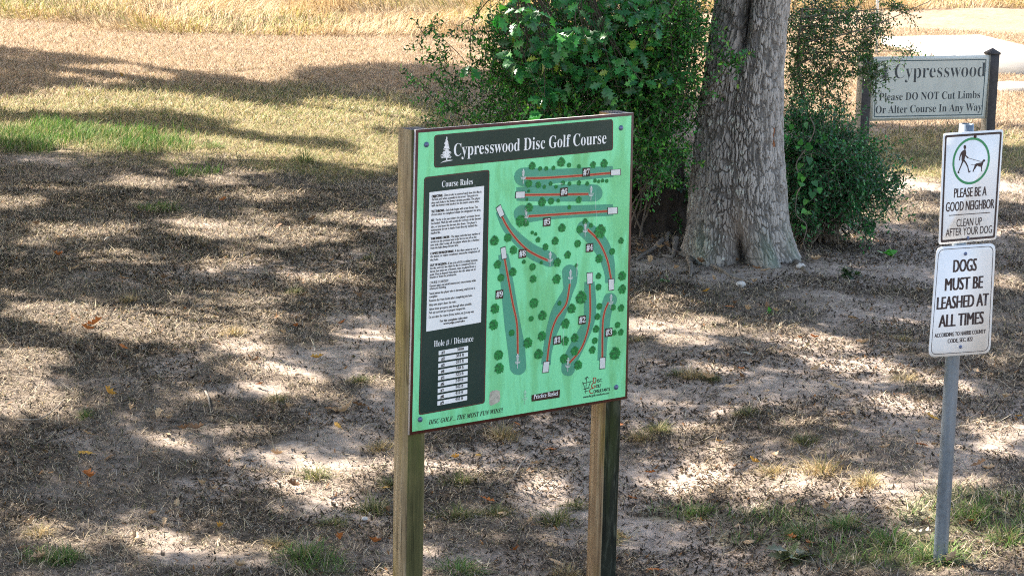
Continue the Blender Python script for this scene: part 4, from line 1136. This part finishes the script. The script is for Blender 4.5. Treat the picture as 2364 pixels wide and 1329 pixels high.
def sprays(blobs, n, Lr, leaf, pitch, cols, w, up=.15, jitter=.75, power=2.2, sink=.25):
    """leafy twigs starting inside ellipsoidal blobs. returns leaf parts + twig list"""
    wt = np.array([b[6] * b[2] * b[3] for b in blobs]); wt = wt / wt.sum()
    bi = rng.choice(len(blobs), n, p=wt)
    cen = np.array([at_d(b[0], b[1], b[4]) for b in blobs])[bi]
    sc_ = np.array([b[4] / FPX for b in blobs])[bi]
    rad = np.stack([np.array([b[2] for b in blobs])[bi] * sc_, np.array([b[5] for b in blobs])[bi], np.array([b[3] for b in blobs])[bi] * sc_], 1)
    u = unit(rng.normal(size=(n, 3))) * (rng.rand(n, 1) ** (1 / power))
    o = cen + u * rad
    d = unit(u * .9 + rng.normal(size=(n, 3)) * jitter * .6 + np.array([0, 0, up]))
    L = rng.uniform(*Lr, n)
    o = o - d * (L * .4)[:, None]
    k = int(Lr[1] / pitch)
    t = (np.arange(k) + .5) / k
    cnt = np.clip((L / pitch), 3, k)
    mask = (np.arange(k)[None] < cnt[:, None])
    tt = t[None] * Lr[1]                                                # metres along the twig
    bendv = unit(rng.normal(size=(n, 3))) * .5 + np.array([0, 0, -sink])
    pos = o[:, None] + d[:, None] * tt[..., None] + bendv[:, None] * (tt ** 2)[..., None] * .9
    td = unit(d[:, None] + bendv[:, None] * tt[..., None] * 1.8)
    side = unit(np.cross(td, rng.normal(size=(n, 1, 3))))
    s2 = np.cross(td, side)
    ang = np.arange(k)[None] * 2.4 + rng.uniform(0, 6, (n, 1)) + rng.uniform(-.5, .5, (n, k))
    out = side * np.cos(ang)[..., None] + s2 * np.sin(ang)[..., None]
    ax = unit(td * .55 + out * .85)
    P, A = pos[mask], ax[mask]
    m_ = len(P)
    B, Cn = frame(A, unit(rng.normal(size=(m_, 3)) * .55 + np.array([0, 0, 1.0])))
    S = rng.uniform(leaf[0], leaf[1], m_)
    ck = np.repeat(rng.uniform(.6, 1.4, (n, 1)), k, 1)[mask][:, None]
    C = np.clip(pal2(m_, cols, w) * ck, 0, 1)
    ok = (P[:, 2] > gz(P[:, 0], P[:, 1]) + .01)
    return (P[ok], A[ok], B[ok], Cn[ok], S[ok], C[ok]), (o, d, bendv, L)

def pal2(n, cols, w, jit=.25):
    i = rng.choice(len(cols), n, p=np.array(w) / sum(w))
    return np.clip(np.array(cols)[i] * (1 + rng.uniform(-jit, jit, (n, 1))), 0, 1)

def twigs_mesh(tw, name, parent, r=.0028, mat_=None, frac=1.0):
    o, d, bv, L = tw
    k = rng.rand(len(o)) < frac
    o, d, bv, L = o[k], d[k], bv[k], L[k]; n = len(o)
    ts = np.array([0, .5, 1.0])
    tt = L[:, None] * ts[None]
    p = o[:, None] + d[:, None] * tt[..., None] + bv[:, None] * (tt ** 2)[..., None] * .9
    a = unit(np.cross(d, np.array([.3, .5, .8]))); b = np.cross(d, a)
    th = np.arange(3) * 2.0944
    ringv = np.cos(th)[None, :, None] * a[:, None] + np.sin(th)[None, :, None] * b[:, None]
    rad = r * np.array([1, .8, .45])
    V = (p[:, :, None] + ringv[:, None] * rad[None, :, None, None]).reshape(-1, 3)
    bs = np.arange(n)[:, None] * 9
    F = np.concatenate([bs + np.array([i * 3 + j, i * 3 + (j + 1) % 3, i * 3 + 3 + (j + 1) % 3, i * 3 + 3 + j]) for i in range(2) for j in range(3)], 1).ravel()
    return mk(name, V, F, mat_ or TWIG, parent, sizes=np.full(n * 6, 4))

def stems(base, targets, name, parent, r0, wob=.12, mat_=None, n=8):
    mb = MB()
    for tg in targets:
        b0 = base + np.array([rng.uniform(-.25, .25), rng.uniform(-.2, .2), 0]); b0[2] = gz(b0[0], b0[1]) - .05
        P = np.array([b0 + (tg - b0) * t for t in np.linspace(0, 1, n)])
        P[:, 2] = b0[2] + (tg[2] - b0[2]) * np.linspace(0, 1, n) ** .8
        P[1:-1] += rng.normal(size=(n - 2, 3)) * wob * .35
        mb.tube(catmull(P, 3), np.linspace(r0, r0 * .25, (n - 1) * 3 + 1) * rng.uniform(.6, 1.1), 6)
    return mb.build(name, mat_ or TWIG, parent, smooth=True)

# ------------------------------------------------------------------ the oak: trunk as one surface with plates of bark
YT = 16.1
zy = lambda py: at_d(1710, py, 15.8)[2]
rows = [(640, 1574, 1850), (612, 1578, 1848), (590, 1582, 1838), (560, 1585, 1828), (520, 1588, 1820), (480, 1591, 1817), (430, 1595, 1814), (350, 1600, 1809), (250, 1611, 1808), (170, 1624, 1809), (100, 1637, 1814), (50, 1645, 1819), (0, 1651, 1823), (-60, 1656, 1832), (-150, 1655, 1850)]
zr = np.array([zy(r[0]) for r in rows]); lx = np.array([at_d(r[1], r[0], YT)[0] for r in rows]); rx = np.array([at_d(r[2], r[0], YT)[0] for r in rows])
o_ = np.argsort(zr); zr, lx, rx = zr[o_], lx[o_], rx[o_]
NT, NZ = 760, 620
zz = np.linspace(-.12, zr.max(), NZ); ph = np.linspace(-math.pi, math.pi, NT, endpoint=False)
cx_ = (np.interp(zz, zr, lx) + np.interp(zz, zr, rx)) / 2; hw = (np.interp(zz, zr, rx) - np.interp(zz, zr, lx)) / 2
PHI, ZZ = np.meshgrid(ph, zz); HW = hw[:, None]
zf = ZZ - .06
fl_ = np.exp(-np.clip(zf, 0, 9) / .26)
g_ = lambda c, w: np.exp(-((PHI - c) / w) ** 2)
lob = .20 * g_(.42, .22) - .72 * g_(-.10, .15) * np.exp(-((ZZ - .06) / .15) ** 2) / np.maximum(fl_, .25) + .14 * g_(-.62, .28) + .10 * g_(1.05, .2) + .2 * g_(2.3, .35) + .2 * g_(-2.2, .4) - .12 * g_(.75, .14)
Rr = HW * (.93 + .07 * np.abs(np.sin(PHI))) * (1 + lob * fl_)
# groove between the two stems, opening into the fork
zfk = zy(112)
gd = .04 + .10 * sms((ZZ - .9) / .6) + .70 * sms((ZZ - zfk + .18) / .28)
gw = .12 + .05 * sms((ZZ - zfk) / .3)
pc = -.26 + .05 * np.sin(ZZ * 5) - .02 * ZZ
Rr = Rr * (1 - gd * g_(pc, gw)) 
# knot high on the right stem
kz, kp = zy(55), -.02
Rr = Rr + .05 * np.exp(-((PHI - kp) / .16) ** 2 - ((ZZ - kz) / .06) ** 2)
Rr = Rr + .03 * (fbm(PHI * 2.2 + 9, ZZ * 2.5, 3, 3) - .5) + .022 * (fbm(PHI * 6 + 9, ZZ * 6, 4, 3) - .5)
# bark plates
U = PHI * .33; Uw = U + .055 * (fbm(U * 16, ZZ * 11, 7, 4) - .5) + .02 * np.sin(ZZ * 4); Zw = ZZ + .10 * (fbm(U * 20 + 4, ZZ * 12, 8, 4) - .5)
cu, cv = .020, .095
gu, gv = Uw / cu, Zw / cv
iu, iv = np.floor(gu), np.floor(gv)
F1 = np.full(gu.shape, 9.0); F2 = np.full(gu.shape, 9.0); ID = np.zeros(gu.shape)
for du in (-1, 0, 1):
    for dv in (-1, 0, 1):
        a, b_ = iu + du, iv + dv
        qx = a + .5 + .9 * (_hash(a, b_, 1) - .5); qy = b_ + .5 + .9 * (_hash(a, b_, 2) - .5)
        dd = np.sqrt((gu - qx) ** 2 + (gv - qy) ** 2)
        nw = dd < F1
        F2 = np.where(nw, F1, np.minimum(F2, dd)); ID = np.where(nw, _hash(a, b_, 3), ID); F1 = np.where(nw, dd, F1)
rdg = 1 - np.abs(2 * fbm(U * 30 + 3 + 1.2 * fbm(U * 9, ZZ * 8, 16, 2), ZZ * 5.0, 15, 3) - 1)
crk = sms((F2 - F1) / (.12 + .22 * fbm(U * 9, ZZ * 7, 14, 2))) * (1 - .85 * sms((rdg - .83) / .12))
soft = np.clip(1 - .75 * np.exp(-zf / .12), .2, 1) * (1 - .6 * np.exp(-((PHI + .05) / .25) ** 2 - ((ZZ - .25) / .22) ** 2))
Rr = Rr + .026 * (crk - 1) * soft + .006 * (ID - .5) * crk + .010 * (fbm(U * 60, ZZ * 30, 9, 3) - .5)
VX = cx_[:, None] + Rr * np.sin(PHI); VY = YT - Rr * np.cos(PHI)
nb_ = fbm(U * 8, ZZ * 4, 12, 4)[..., None]; nl = fbm(U * 30, ZZ * 26, 13, 3)
right_light = sms((np.sin(PHI) + .25) / .8)[..., None]
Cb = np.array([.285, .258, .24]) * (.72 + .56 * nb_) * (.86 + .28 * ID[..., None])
Cb = Cb * (1 - .18 * right_light) + np.array([.47, .44, .42]) * .40 * right_light  # paler right side: skylight from the right put into the bark colour
Cb = Cb * (.36 + .64 * crk[..., None])
lich = (nl > .66) & (np.sin(PHI) < .1) & (crk > .5) & (ZZ < 1.5)
Cb = np.where(lich[..., None], np.array([.46, .46, .42]), Cb)
alg = (np.exp(-((PHI - .42) / .18) ** 2 - ((ZZ - .12) / .13) ** 2) + np.exp(-((PHI - 1.1) / .16) ** 2 - ((ZZ - .14) / .14) ** 2) + .8 * np.exp(-((PHI + .9) / .3) ** 2 - ((ZZ - .14) / .14) ** 2))[..., None]
Cb = Cb * (1 - .6 * np.clip(alg, 0, 1)) + np.array([.13, .19, .14]) * .6 * np.clip(alg, 0, 1)
mud = np.exp(-((PHI + .12) / .3) ** 2 - ((ZZ - .3) / .2) ** 2)[..., None] * .6
Cb = Cb * (1 - mud) + np.array([.27, .21, .17]) * mud
scar = (np.abs(PHI - .86 - .02 * np.sin(ZZ * 40)) < .035) & (np.abs(ZZ - zy(320)) < .065)
Cb = np.where(scar[..., None], np.array([.26, .10, .045]), Cb)
m, nt, b = new_mat('oak_bark'); M_BARK = m
a = N(nt, 'ShaderNodeAttribute', attribute_name='col')
f = noise(nt, 70, 5, .7); f2 = noise(nt, 1, 6, .7, sc3=(40, 40, 9))
c = mixc(nt, 1.0, a.outputs['Color'], ramp(nt, f2, [(.3, (.72, .72, .72)), (.7, (1.25, 1.25, 1.25))]), 'MULTIPLY')
nt.links.new(c, b.inputs['Base Color']); b.inputs['Roughness'].default_value = .9; b.inputs['Specular IOR Level'].default_value = .15
bump(nt, b, f, .6, .006)
oakb = np.array([1.55, YT, 0.0])
oak = thing('oak_tree', 'big grey oak with deeply furrowed bark and a forked trunk behind the map board', 'tree', oakb)
idx = np.arange(NT * NZ).reshape(NZ, NT)
Fq = np.stack([idx[:-1], np.roll(idx[:-1], -1, 1), np.roll(idx[1:], -1, 1), idx[1:]], -1).reshape(-1, 4)
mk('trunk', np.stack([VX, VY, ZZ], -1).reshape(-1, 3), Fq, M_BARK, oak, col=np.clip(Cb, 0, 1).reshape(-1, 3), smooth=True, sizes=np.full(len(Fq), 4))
ztop = zz[-1]
BC = (.26, .22, .19)
def limb(mb, a, bpt, r0, r1, wob=.35, n=7):
    P = np.array([a + (bpt - a) * t for t in np.linspace(0, 1, n)]); P[1:-1] += rng.normal(size=(n - 2, 3)) * wob * np.linalg.norm(bpt - a) * .06
    Q = catmull(P, 4); mb.tube(Q, np.linspace(r0, r1, len(Q)), 10, BC); return Q
cl = at_d(1672, -150, YT)[0]; cr = at_d(1775, -150, YT)[0]
mb = MB()
lf = limb(mb, np.array([cl, YT, ztop - .2]), np.array([.6, 16.6, 5.6]), .085, .07)
rt = limb(mb, np.array([cr - .03, YT, ztop - .2]), np.array([2.6, 16.9, 6.4]), .19, .15)
oak_tips = [lf[-1], rt[-1]]
for t in [(-1.2, 18.2, 6.5), (-2.6, 17.5, 7.2), (1.2, 14.6, 7.4), (3.4, 18.6, 7.6), (-.4, 20, 7.8), (4.4, 16.0, 7.0), (-3.5, 20.5, 7.0), (.5, 18.5, 8.6)]:
    oak_tips.append(limb(mb, (lf if t[0] < 1 else rt)[-1], np.array(t), .075, .03)[-1])
mb.build('limb', M_BARK, oak, smooth=True, col=True)
# roots
ROOTS = [[(1565, 515), (1552, 535), (1540, 550), (1541, 570), (1552, 588)], [(1528, 560), (1510, 578), (1485, 592), (1468, 604)], [(1560, 556), (1556, 580), (1552, 596), (1528, 594)],
         [(1570, 590), (1592, 596), (1625, 606), (1660, 622), (1690, 640), (1730, 655)], [(1590, 598), (1595, 616), (1594, 640)], [(1838, 610), (1856, 626), (1870, 640)]]
for rt_ in ROOTS:
    P = catmull(np.array([ground(*p) for p in rt_]), 5); P[:, 2] = gzm(P[:, 0], P[:, 1]) + .007
    mb = MB(); mb.tube(P, np.linspace(.024, .009, len(P)), 8, (.22, .19, .165)); mb.build('root', M_BARK, oak, smooth=True, col=True)

# leafy oak twigs hanging low in front of the shrub
def rosettes(cs, nleaf, size, cols, w, down=.35):
    n = len(cs); P = np.repeat(cs, nleaf, 0); m_ = len(P)
    A = unit(rng.normal(size=(m_, 3)) * np.array([1, .8, .6]) + np.array([0, -.3, -down]))
    B, Cn = frame(A, unit(rng.normal(size=(m_, 3)) * .6 + np.array([0, -.5, .8])))
    return P + A * .02, A, B, Cn, rng.uniform(*size, m_), pal2(m_, cols, w)
OC = ([(.026, .155, .04), (.042, .215, .05), (.018, .10, .033), (.09, .31, .06), (.22, .30, .03)], [.38, .26, .24, .1, .02])
px = np.concatenate([rng.uniform(1170, 1560, 62), rng.uniform(1200, 1480, 22), np.array([1395, 1375, 1400, 1290, 1250, 1340, 1505, 1180, 1430, 1150, 1085])])
py = np.concatenate([rng.uniform(-30, 190, 62), rng.uniform(60, 270, 22), np.array([130, 160, 190, 205, 190, 255, 60, 110, 215, 30, 150])])
dp = rng.uniform(15.0, 15.9, len(px))
cs = np.array([at_d(a, b_, d_) for a, b_, d_ in zip(px, py, dp)])
q_ = rosettes(cs, 7, (.07, .125), *OC)
V, Lp, Sz, CC = cat_leaves([(inst(OAK_T, OAK_F, *q_[:5]), q_[5])])
mk('low_foliage', V, Lp, M_LEAF, oak, col=CC, sizes=Sz)
mb = MB()
root_pt = np.array([.75, 16.2, 3.4])
hubs = [at_d(1480, -120, 15.7), at_d(1330, -90, 15.5), at_d(1200, -60, 15.5), at_d(1550, -100, 15.6)]
for h in hubs: mb.tube(catmull(np.array([[1.2, 16.35, 3.3], (root_pt + h) / 2 + (0, 0, .15), h]), 5), np.linspace(.025, .012, 11), 6)
for c_ in cs:
    h = min(hubs, key=lambda k: np.linalg.norm(k - c_)); mid_ = (h + c_) / 2 + rng.normal(size=3) * .06
    mb.tube(catmull(np.array([h, mid_, c_]), 3), np.linspace(.0045, .0022, 7), 5)
mb.build('low_branch', plain('dark_twig', (.065, .052, .04), .85, vary=.3, scale=50), oak, smooth=True)

# ------------------------------------------------------------------ shrubs
SC = ([(.034, .17, .032), (.06, .25, .042), (.02, .09, .022), (.125, .36, .05), (.22, .40, .06)], [.32, .24, .28, .11, .05])
def shrub(name, label, cat, blobs, n, base_px, leafsize, cols, Lr=(.12, .36), nst=10, tw_r=.0026, r0=.02, pitch=.0125, frac=1.0, **kw):
    b0 = ground(*base_px)
    t = thing(name, label, cat, b0)
    lv, tw = sprays(blobs, n, Lr, leafsize, pitch, *cols, **kw)
    V, Lp, Sz, CC = cat_leaves([(inst(SMALL_T, SMALL_F, *lv[:5]), lv[5])])
    mk('foliage', V, Lp, M_LEAF, t, col=CC, sizes=Sz)
    twigs_mesh(tw, 'twigs', t, tw_r, frac=frac)
    if nst:
        k = rng.choice(len(tw[0]), nst * 5, replace=False)
        stems(b0, [at_d(b[0], b[1], b[4]) for b in blobs] + list(tw[0][k]), 'stem', t, r0)
    else:                                                      # one upright stem, side branches leave it high up
        mb = MB(); top = at_d(1852, 20, 17.5)
        P = catmull(np.array([b0 - (0, 0, .1), b0 + (top - b0) * .4 + (.04, 0, 0), b0 + (top - b0) * .75 - (.04, 0, 0), top]), 6)
        mb.tube(P, np.linspace(.018, .009, len(P)), 7)
        for b in blobs:
            q = at_d(b[0], b[1], b[4]); a = P[rng.randint(9, len(P))]
            mb.tube(catmull(np.array([a, (a + q) / 2 + rng.normal(size=3) * .05 + (0, 0, .04), q]), 5), np.linspace(.008, .003, 11), 6)
        mb.build('stem', TWIG, t, smooth=True)
    return t
LEFT = [(1390, 90, 240, 150, 16.3, .7, 1.1), (1300, 210, 170, 110, 16.2, .7, .85), (1120, 60, 80, 50, 16.4, .3, .26), (1060, 230, 75, 40, 16.3, .25, .3), (1500, 315, 62, 80, 16.0, .4, 1.1), (1535, 385, 36, 46, 15.8, .2, .8),
        (1552, 85, 50, 90, 15.9, .3, .9), (1560, 230, 40, 60, 15.9, .2, .5), (1010, 130, 50, 26, 16.3, .25, .4), (960, 190, 50, 16, 16.3, .2, .25), (1000, 70, 60, 14, 16.4, .2, .3), (1552, 50, 62, 70, 15.7, .25, 1.0), (1590, 185, 52, 24, 15.5, .12, .45), (1690, 135, 62, 18, 15.45, .06, .4),
        (1300, 360, 180, 110, 16.5, .6, .45), (1530, 440, 90, 80, 17.3, .25, 1.2), (1180, 140, 90, 90, 16.3, .45, .5), (1480, 210, 120, 120, 16.1, .5, 1.0), (1150, 275, 120, 30, 16.4, .4, .3)]  # rear blob beside the trunk added to block light there
shrub('yaupon_shrub', 'large dark green small leaved shrub left of the oak trunk, rising behind the board', 'shrub', LEFT, 3400, (1425, 520), (.022, .042), SC, nst=9, r0=.013)
RIGHT = [(2068, 410, 26, 16, 16.9, .12, .35), (2050, 470, 24, 12, 16.9, .12, .35), (1965, 325, 40, 22, 16.9, .2, .5), (2000, 515, 46, 10, 16.8, .15, .6), (2015, 345, 30, 14, 16.9, .15, .4), (1900, 360, 100, 80, 16.9, .5, 1.0), (1850, 420, 50, 120, 16.8, .4, 1.0), (1990, 410, 70, 60, 16.9, .45, .9), (1935, 460, 66, 42, 16.8, .4, .9), (2025, 435, 28, 30, 16.9, .2, .5), (1872, 510, 30, 28, 16.6, .2, .6), (1848, 280, 32, 60, 16.9, .25, .6), (1880, 270, 36, 30, 17.0, .2, .25), (1860, 340, 50, 50, 16.7, .3, .7)]
DC = ([(.024, .125, .042), (.042, .18, .055), (.016, .08, .03), (.075, .25, .06)], [.4, .3, .22, .08])
shrub('small_leaved_shrub', 'low dense dark green shrub against the right side of the oak trunk', 'shrub', RIGHT, 1250, (1880, 556), (.020, .038), DC, Lr=(.12, .42), nst=6, r0=.012)
UP = [(1880, 60, 70, 80, 17.6, .5, .8), (1950, 40, 60, 40, 17.8, .4, .6), (2020, 60, 34, 36, 18.0, .3, .5), (1900, 180, 60, 60, 17.6, .4, .7), (1975, 150, 50, 40, 17.9, .3, .6), (2010, 165, 24, 30, 18.1, .15, 1.1), (2085, 118, 45, 9, 18.2, .1, .5), (1930, 245, 40, 30, 17.7, .3, .35),
      (2060, 20, 50, 14, 18.0, .2, .4), (2150, 2, 30, 7, 18.1, .1, .3), (2018, 208, 14, 22, 18.1, .08, .5), (1995, 105, 40, 44, 18.0, .3, .55), (1840, 180, 24, 100, 17.5, .3, .6)]
UC = ([(.03, .105, .03), (.05, .145, .035), (.02, .065, .022), (.11, .20, .04)], [.4, .3, .22, .08])
shrub('sparse_sapling', 'thin open sapling with wispy leafy branches reaching in front of the notice sign', 'sapling', UP, 660, (1862, 520), (.020, .032), UC, Lr=(.10, .28), nst=0, r0=.016, frac=.9, up=-.1)

# dark hollow mound of dead stems and earth left of the trunk
sb = ground(1535, 545)
stp = thing('dead_stump', 'dark rotten stump in deep shade between the shrub and the oak trunk', 'stump', sb)
nt_, nzs = 90, 60
ph2 = np.linspace(-math.pi, math.pi, nt_, endpoint=False); z2 = np.linspace(-.1, .62, nzs); PH2, Z2 = np.meshgrid(ph2, z2)
R2 = (.13 + .20 * np.exp(-np.clip(Z2, 0, 9) / .16)) * (1 + .5 * (fbm(PH2 * 2.5 + 9, Z2 * 7, 66, 3) - .5)) + .06 * (fbm(PH2 * 6 + 9, Z2 * 16, 67, 3) - .5)
X2 = sb[0] - .02 + R2 * np.sin(PH2) * 1.15; Y2 = sb[1] + .28 - R2 * np.cos(PH2)
id2 = np.arange(nt_ * nzs).reshape(nzs, nt_)
F2_ = [tuple(f) for f in np.stack([id2[:-1], np.roll(id2[:-1], -1, 1), np.roll(id2[1:], -1, 1), id2[1:]], -1).reshape(-1, 4)] + [tuple(id2[-1])]
c2 = np.array([.05, .04, .034]) * (.6 + .9 * fbm(PH2 * 5, Z2 * 18, 68, 3)[..., None])
mk('trunk', np.stack([X2, Y2, Z2 + sb[2]], -1).reshape(-1, 3), F2_, M_BARK, stp, col=c2.reshape(-1, 3), smooth=True)
mb = MB()
for i in range(22):
    a = ground(rng.uniform(1440, 1500), rng.uniform(520, 560)); a[2] -= .03
    tp = at_d(rng.uniform(1430, 1520), rng.uniform(330, 400), a[1] + rng.uniform(-.1, .2))
    mb.tube(catmull(np.array([a, (a + tp) / 2 + rng.normal(size=3) * .05, tp]), 4), np.linspace(.009, .004, 9), 5)
mb.build('dead_stem', TWIG, stp)

# heart-leaved vine at the trunk's right edge
vb = ground(1862, 588)
vine = thing('climbing_vine', 'bright green heart leaved vine climbing at the right edge of the oak trunk', 'vine', vb)
vp = np.array([(1862, 585), (1855, 560), (1862, 520), (1838, 495), (1840, 450), (1852, 420), (1838, 380), (1862, 340), (1880, 300), (1870, 270)])
VP = catmull(np.array([at_d(a, b_, 16.1 + .02 * i) for i, (a, b_) in enumerate(vp)]), 5)
mb = MB(); mb.tube(VP, .004, 5); mb.build('stem', TWIG, vine, smooth=True)
ks = rng.choice(len(VP), 34); P = VP[ks] + rng.normal(size=(34, 3)) * (.07, .04, .04)
P = P[P[:, 2] > .1]
A = unit(rng.normal(size=(len(P), 3)) * .7 + (0, -.2, -.7)); B, Cn = frame(A, unit(rng.normal(size=(len(P), 3)) * .4 + (0, -1, .6)))
V, Lp, Sz, CC = cat_leaves([(inst(HEART_T, HEART_F, P, A, B, Cn, rng.uniform(.03, .065, len(P))), pal2(len(P), [(.055, .22, .04), (.035, .14, .035), (.09, .29, .05)], [1, 1, .5]))])
mk('foliage', V, Lp, M_LEAF, vine, col=CC, sizes=Sz)

# small weeds and a torn leafy twig on the ground
def weed(px, py, n, size, cols, name, label, cat, flat=.5):
    p = ground(px, py); P = np.repeat(p[None] + (0, 0, .02), n, 0) + rng.normal(size=(n, 3)) * (.022, .022, .010)
    A = unit(rng.normal(size=(n, 3)) * (1, 1, flat) + (0, 0, .3)); B, Cn = frame(A, unit(rng.normal(size=(n, 3)) * .3 + (0, 0, 1)))
    V, Lp, Sz, CC = cat_leaves([(inst(HEART_T if n < 20 else OAK_T, HEART_F if n < 20 else OAK_F, P, A, B, Cn, rng.uniform(*size, n)), pal2(n, cols, [1] * len(cols)))])
    tag(mk(name, V, Lp, M_LEAF, col=CC, sizes=Sz, origin=p), label, cat)
weed(2054, 590, 14, (.03, .05), [(.08, .34, .04), (.12, .40, .05)], 'weed', 'small vivid green weed on bare sand right of the oak', 'weed')
weed(1780, 729, 8, (.02, .035), [(.08, .28, .05)], 'weed', 'tiny green weed on the sand below the oak trunk', 'weed')
weed(1534, 655, 9, (.02, .04), [(.06, .16, .05)], 'weed', 'tiny dull green weed right of the board near the roots', 'weed')
weed(1960, 637, 22, (.06, .10), [(.03, .06, .025), (.05, .09, .03)], 'leafy_twig', 'dark green torn oak sprig lying on the sand right of the oak', 'twig', .2)
weed(1838, 1296, 21, (.07, .12), [(.10, .13, .05), (.16, .16, .08), (.07, .08, .04)], 'leafy_twig', 'olive torn oak sprig lying near the bottom edge', 'twig', .25)
# slim white marker pole in the far grass
mpb = ground(2024, 128); mt = at_d(2028, -160, mpb[1])
mb = MB(); mb.tube([mpb - (0, 0, .2), mpb + (mt - mpb) * .5, mt], .02, 10)
mb.tube([mt - (0, 0, .012), mt + (0, 0, .02)], .026, 10)
tag(mb.build('marker_pole', plain('white_pole', (.70, .70, .68), .5, vary=.08), origin=mpb), 'slim white pole standing in far dry grass behind the sapling', 'pole')

# ------------------------------------------------------------------ trees to the left whose crowns (and the oak's) shade the ground
OTH = [(-7.6, 17.5, .26), (-10.5, 24.5, .32), (-6.4, 12.2, .22), (-13, 19.5, .3), (-8.2, 30.0, .28)]
LAB = ['young oak outside the left edge of the view, nearest the thatch', 'thick oak outside the left edge, beyond the green grass', 'slender oak outside the left edge, nearest the board', 'broad oak standing farthest to the left outside the view', 'tall oak outside the left edge beside the straw meadow']
tops = [np.array([1.5, 16.6])] + [np.array(t[:2]) for t in OTH]
nG = 44000
gx = rng.uniform(-9.5, 8.5, nG); gy = rng.uniform(3.5, 31, nG)
inside = np.abs(gx) < .235 * gy + .8
k = inside | (rng.rand(nG) < .35); gx, gy = gx[k], gy[k]
k = ~sun_gate(gx, gy); gx, gy = gx[k], gy[k]
hh_ = rng.uniform(4.2, 9.5, len(gx))
pc_ = np.stack([gx, gy, gz(gx, gy)], -1) + SUN[None] * (hh_ / SUN[2])[:, None]
nl_ = 12
P = np.repeat(pc_, nl_, 0) + rng.normal(size=(len(pc_) * nl_, 3)) * .17
gp = P - SUN[None] * ((P[:, 2] - gz(P[:, 0], P[:, 1])) / SUN[2])[:, None]
k = (~sun_gate(gp[:, 0], gp[:, 1])) & (P[:, 2] > 3.7); P = P[k]
n = len(P)
A = unit(rng.normal(size=(n, 3)) * (1, 1, .7)); B, Cn = frame(A, unit(rng.normal(size=(n, 3)) * .7 + (0, 0, 1)))
S = rng.uniform(.09, .15, n)
CT = np.array([(0, 0, 0), (.3, .2, .03), (.7, .24, 0), (1, 0, -.1), (.7, -.24, 0), (.3, -.2, .03)]); CFc = [(0, 1, 2, 3), (0, 3, 4, 5)]
near_t = np.argmin(np.stack([np.linalg.norm(P[:, :2] - t, axis=1) for t in tops]), 0)
colr = pal2(n, [(.035, .11, .03), (.05, .15, .035), (.025, .08, .025)], [1, 1, 1])
for ti in range(len(tops)):
    k = near_t == ti
    if ti == 0: par = oak
    else:
        x_, y_, r_ = OTH[ti - 1]; b0 = np.array([x_, y_, float(gz(x_, y_))])
        par = thing('oak_tree', LAB[ti - 1], 'tree', b0)
        mb = MB(); zt_ = 5.2
        mb.tube(catmull(np.array([b0 - (0, 0, .2), b0 + (.05, 0, 1.2), b0 + (-.1, .1, 3), b0 + (.1, 0, zt_)]), 4), np.linspace(r_ * 1.25, r_ * .7, 13), 16, BC)
        mb.build('trunk', M_BARK, par, smooth=True, col=True)
        mb = MB()
        if k.sum():
            for q in P[k][rng.choice(k.sum(), min(16, k.sum()), replace=False)]: limb(mb, b0 + (.05, 0, rng.uniform(3.4, 5)), q, .05, .018)
            mb.build('limb', M_BARK, par, smooth=True, col=True)
    if k.sum():
        V, Lp, Sz, CC = cat_leaves([(inst(CT, CFc, P[k], A[k], B[k], Cn[k], S[k]), colr[k])])
        mk('crown', V, Lp, M_LEAF, par, col=CC, sizes=Sz)
print('canopy leaves', n)
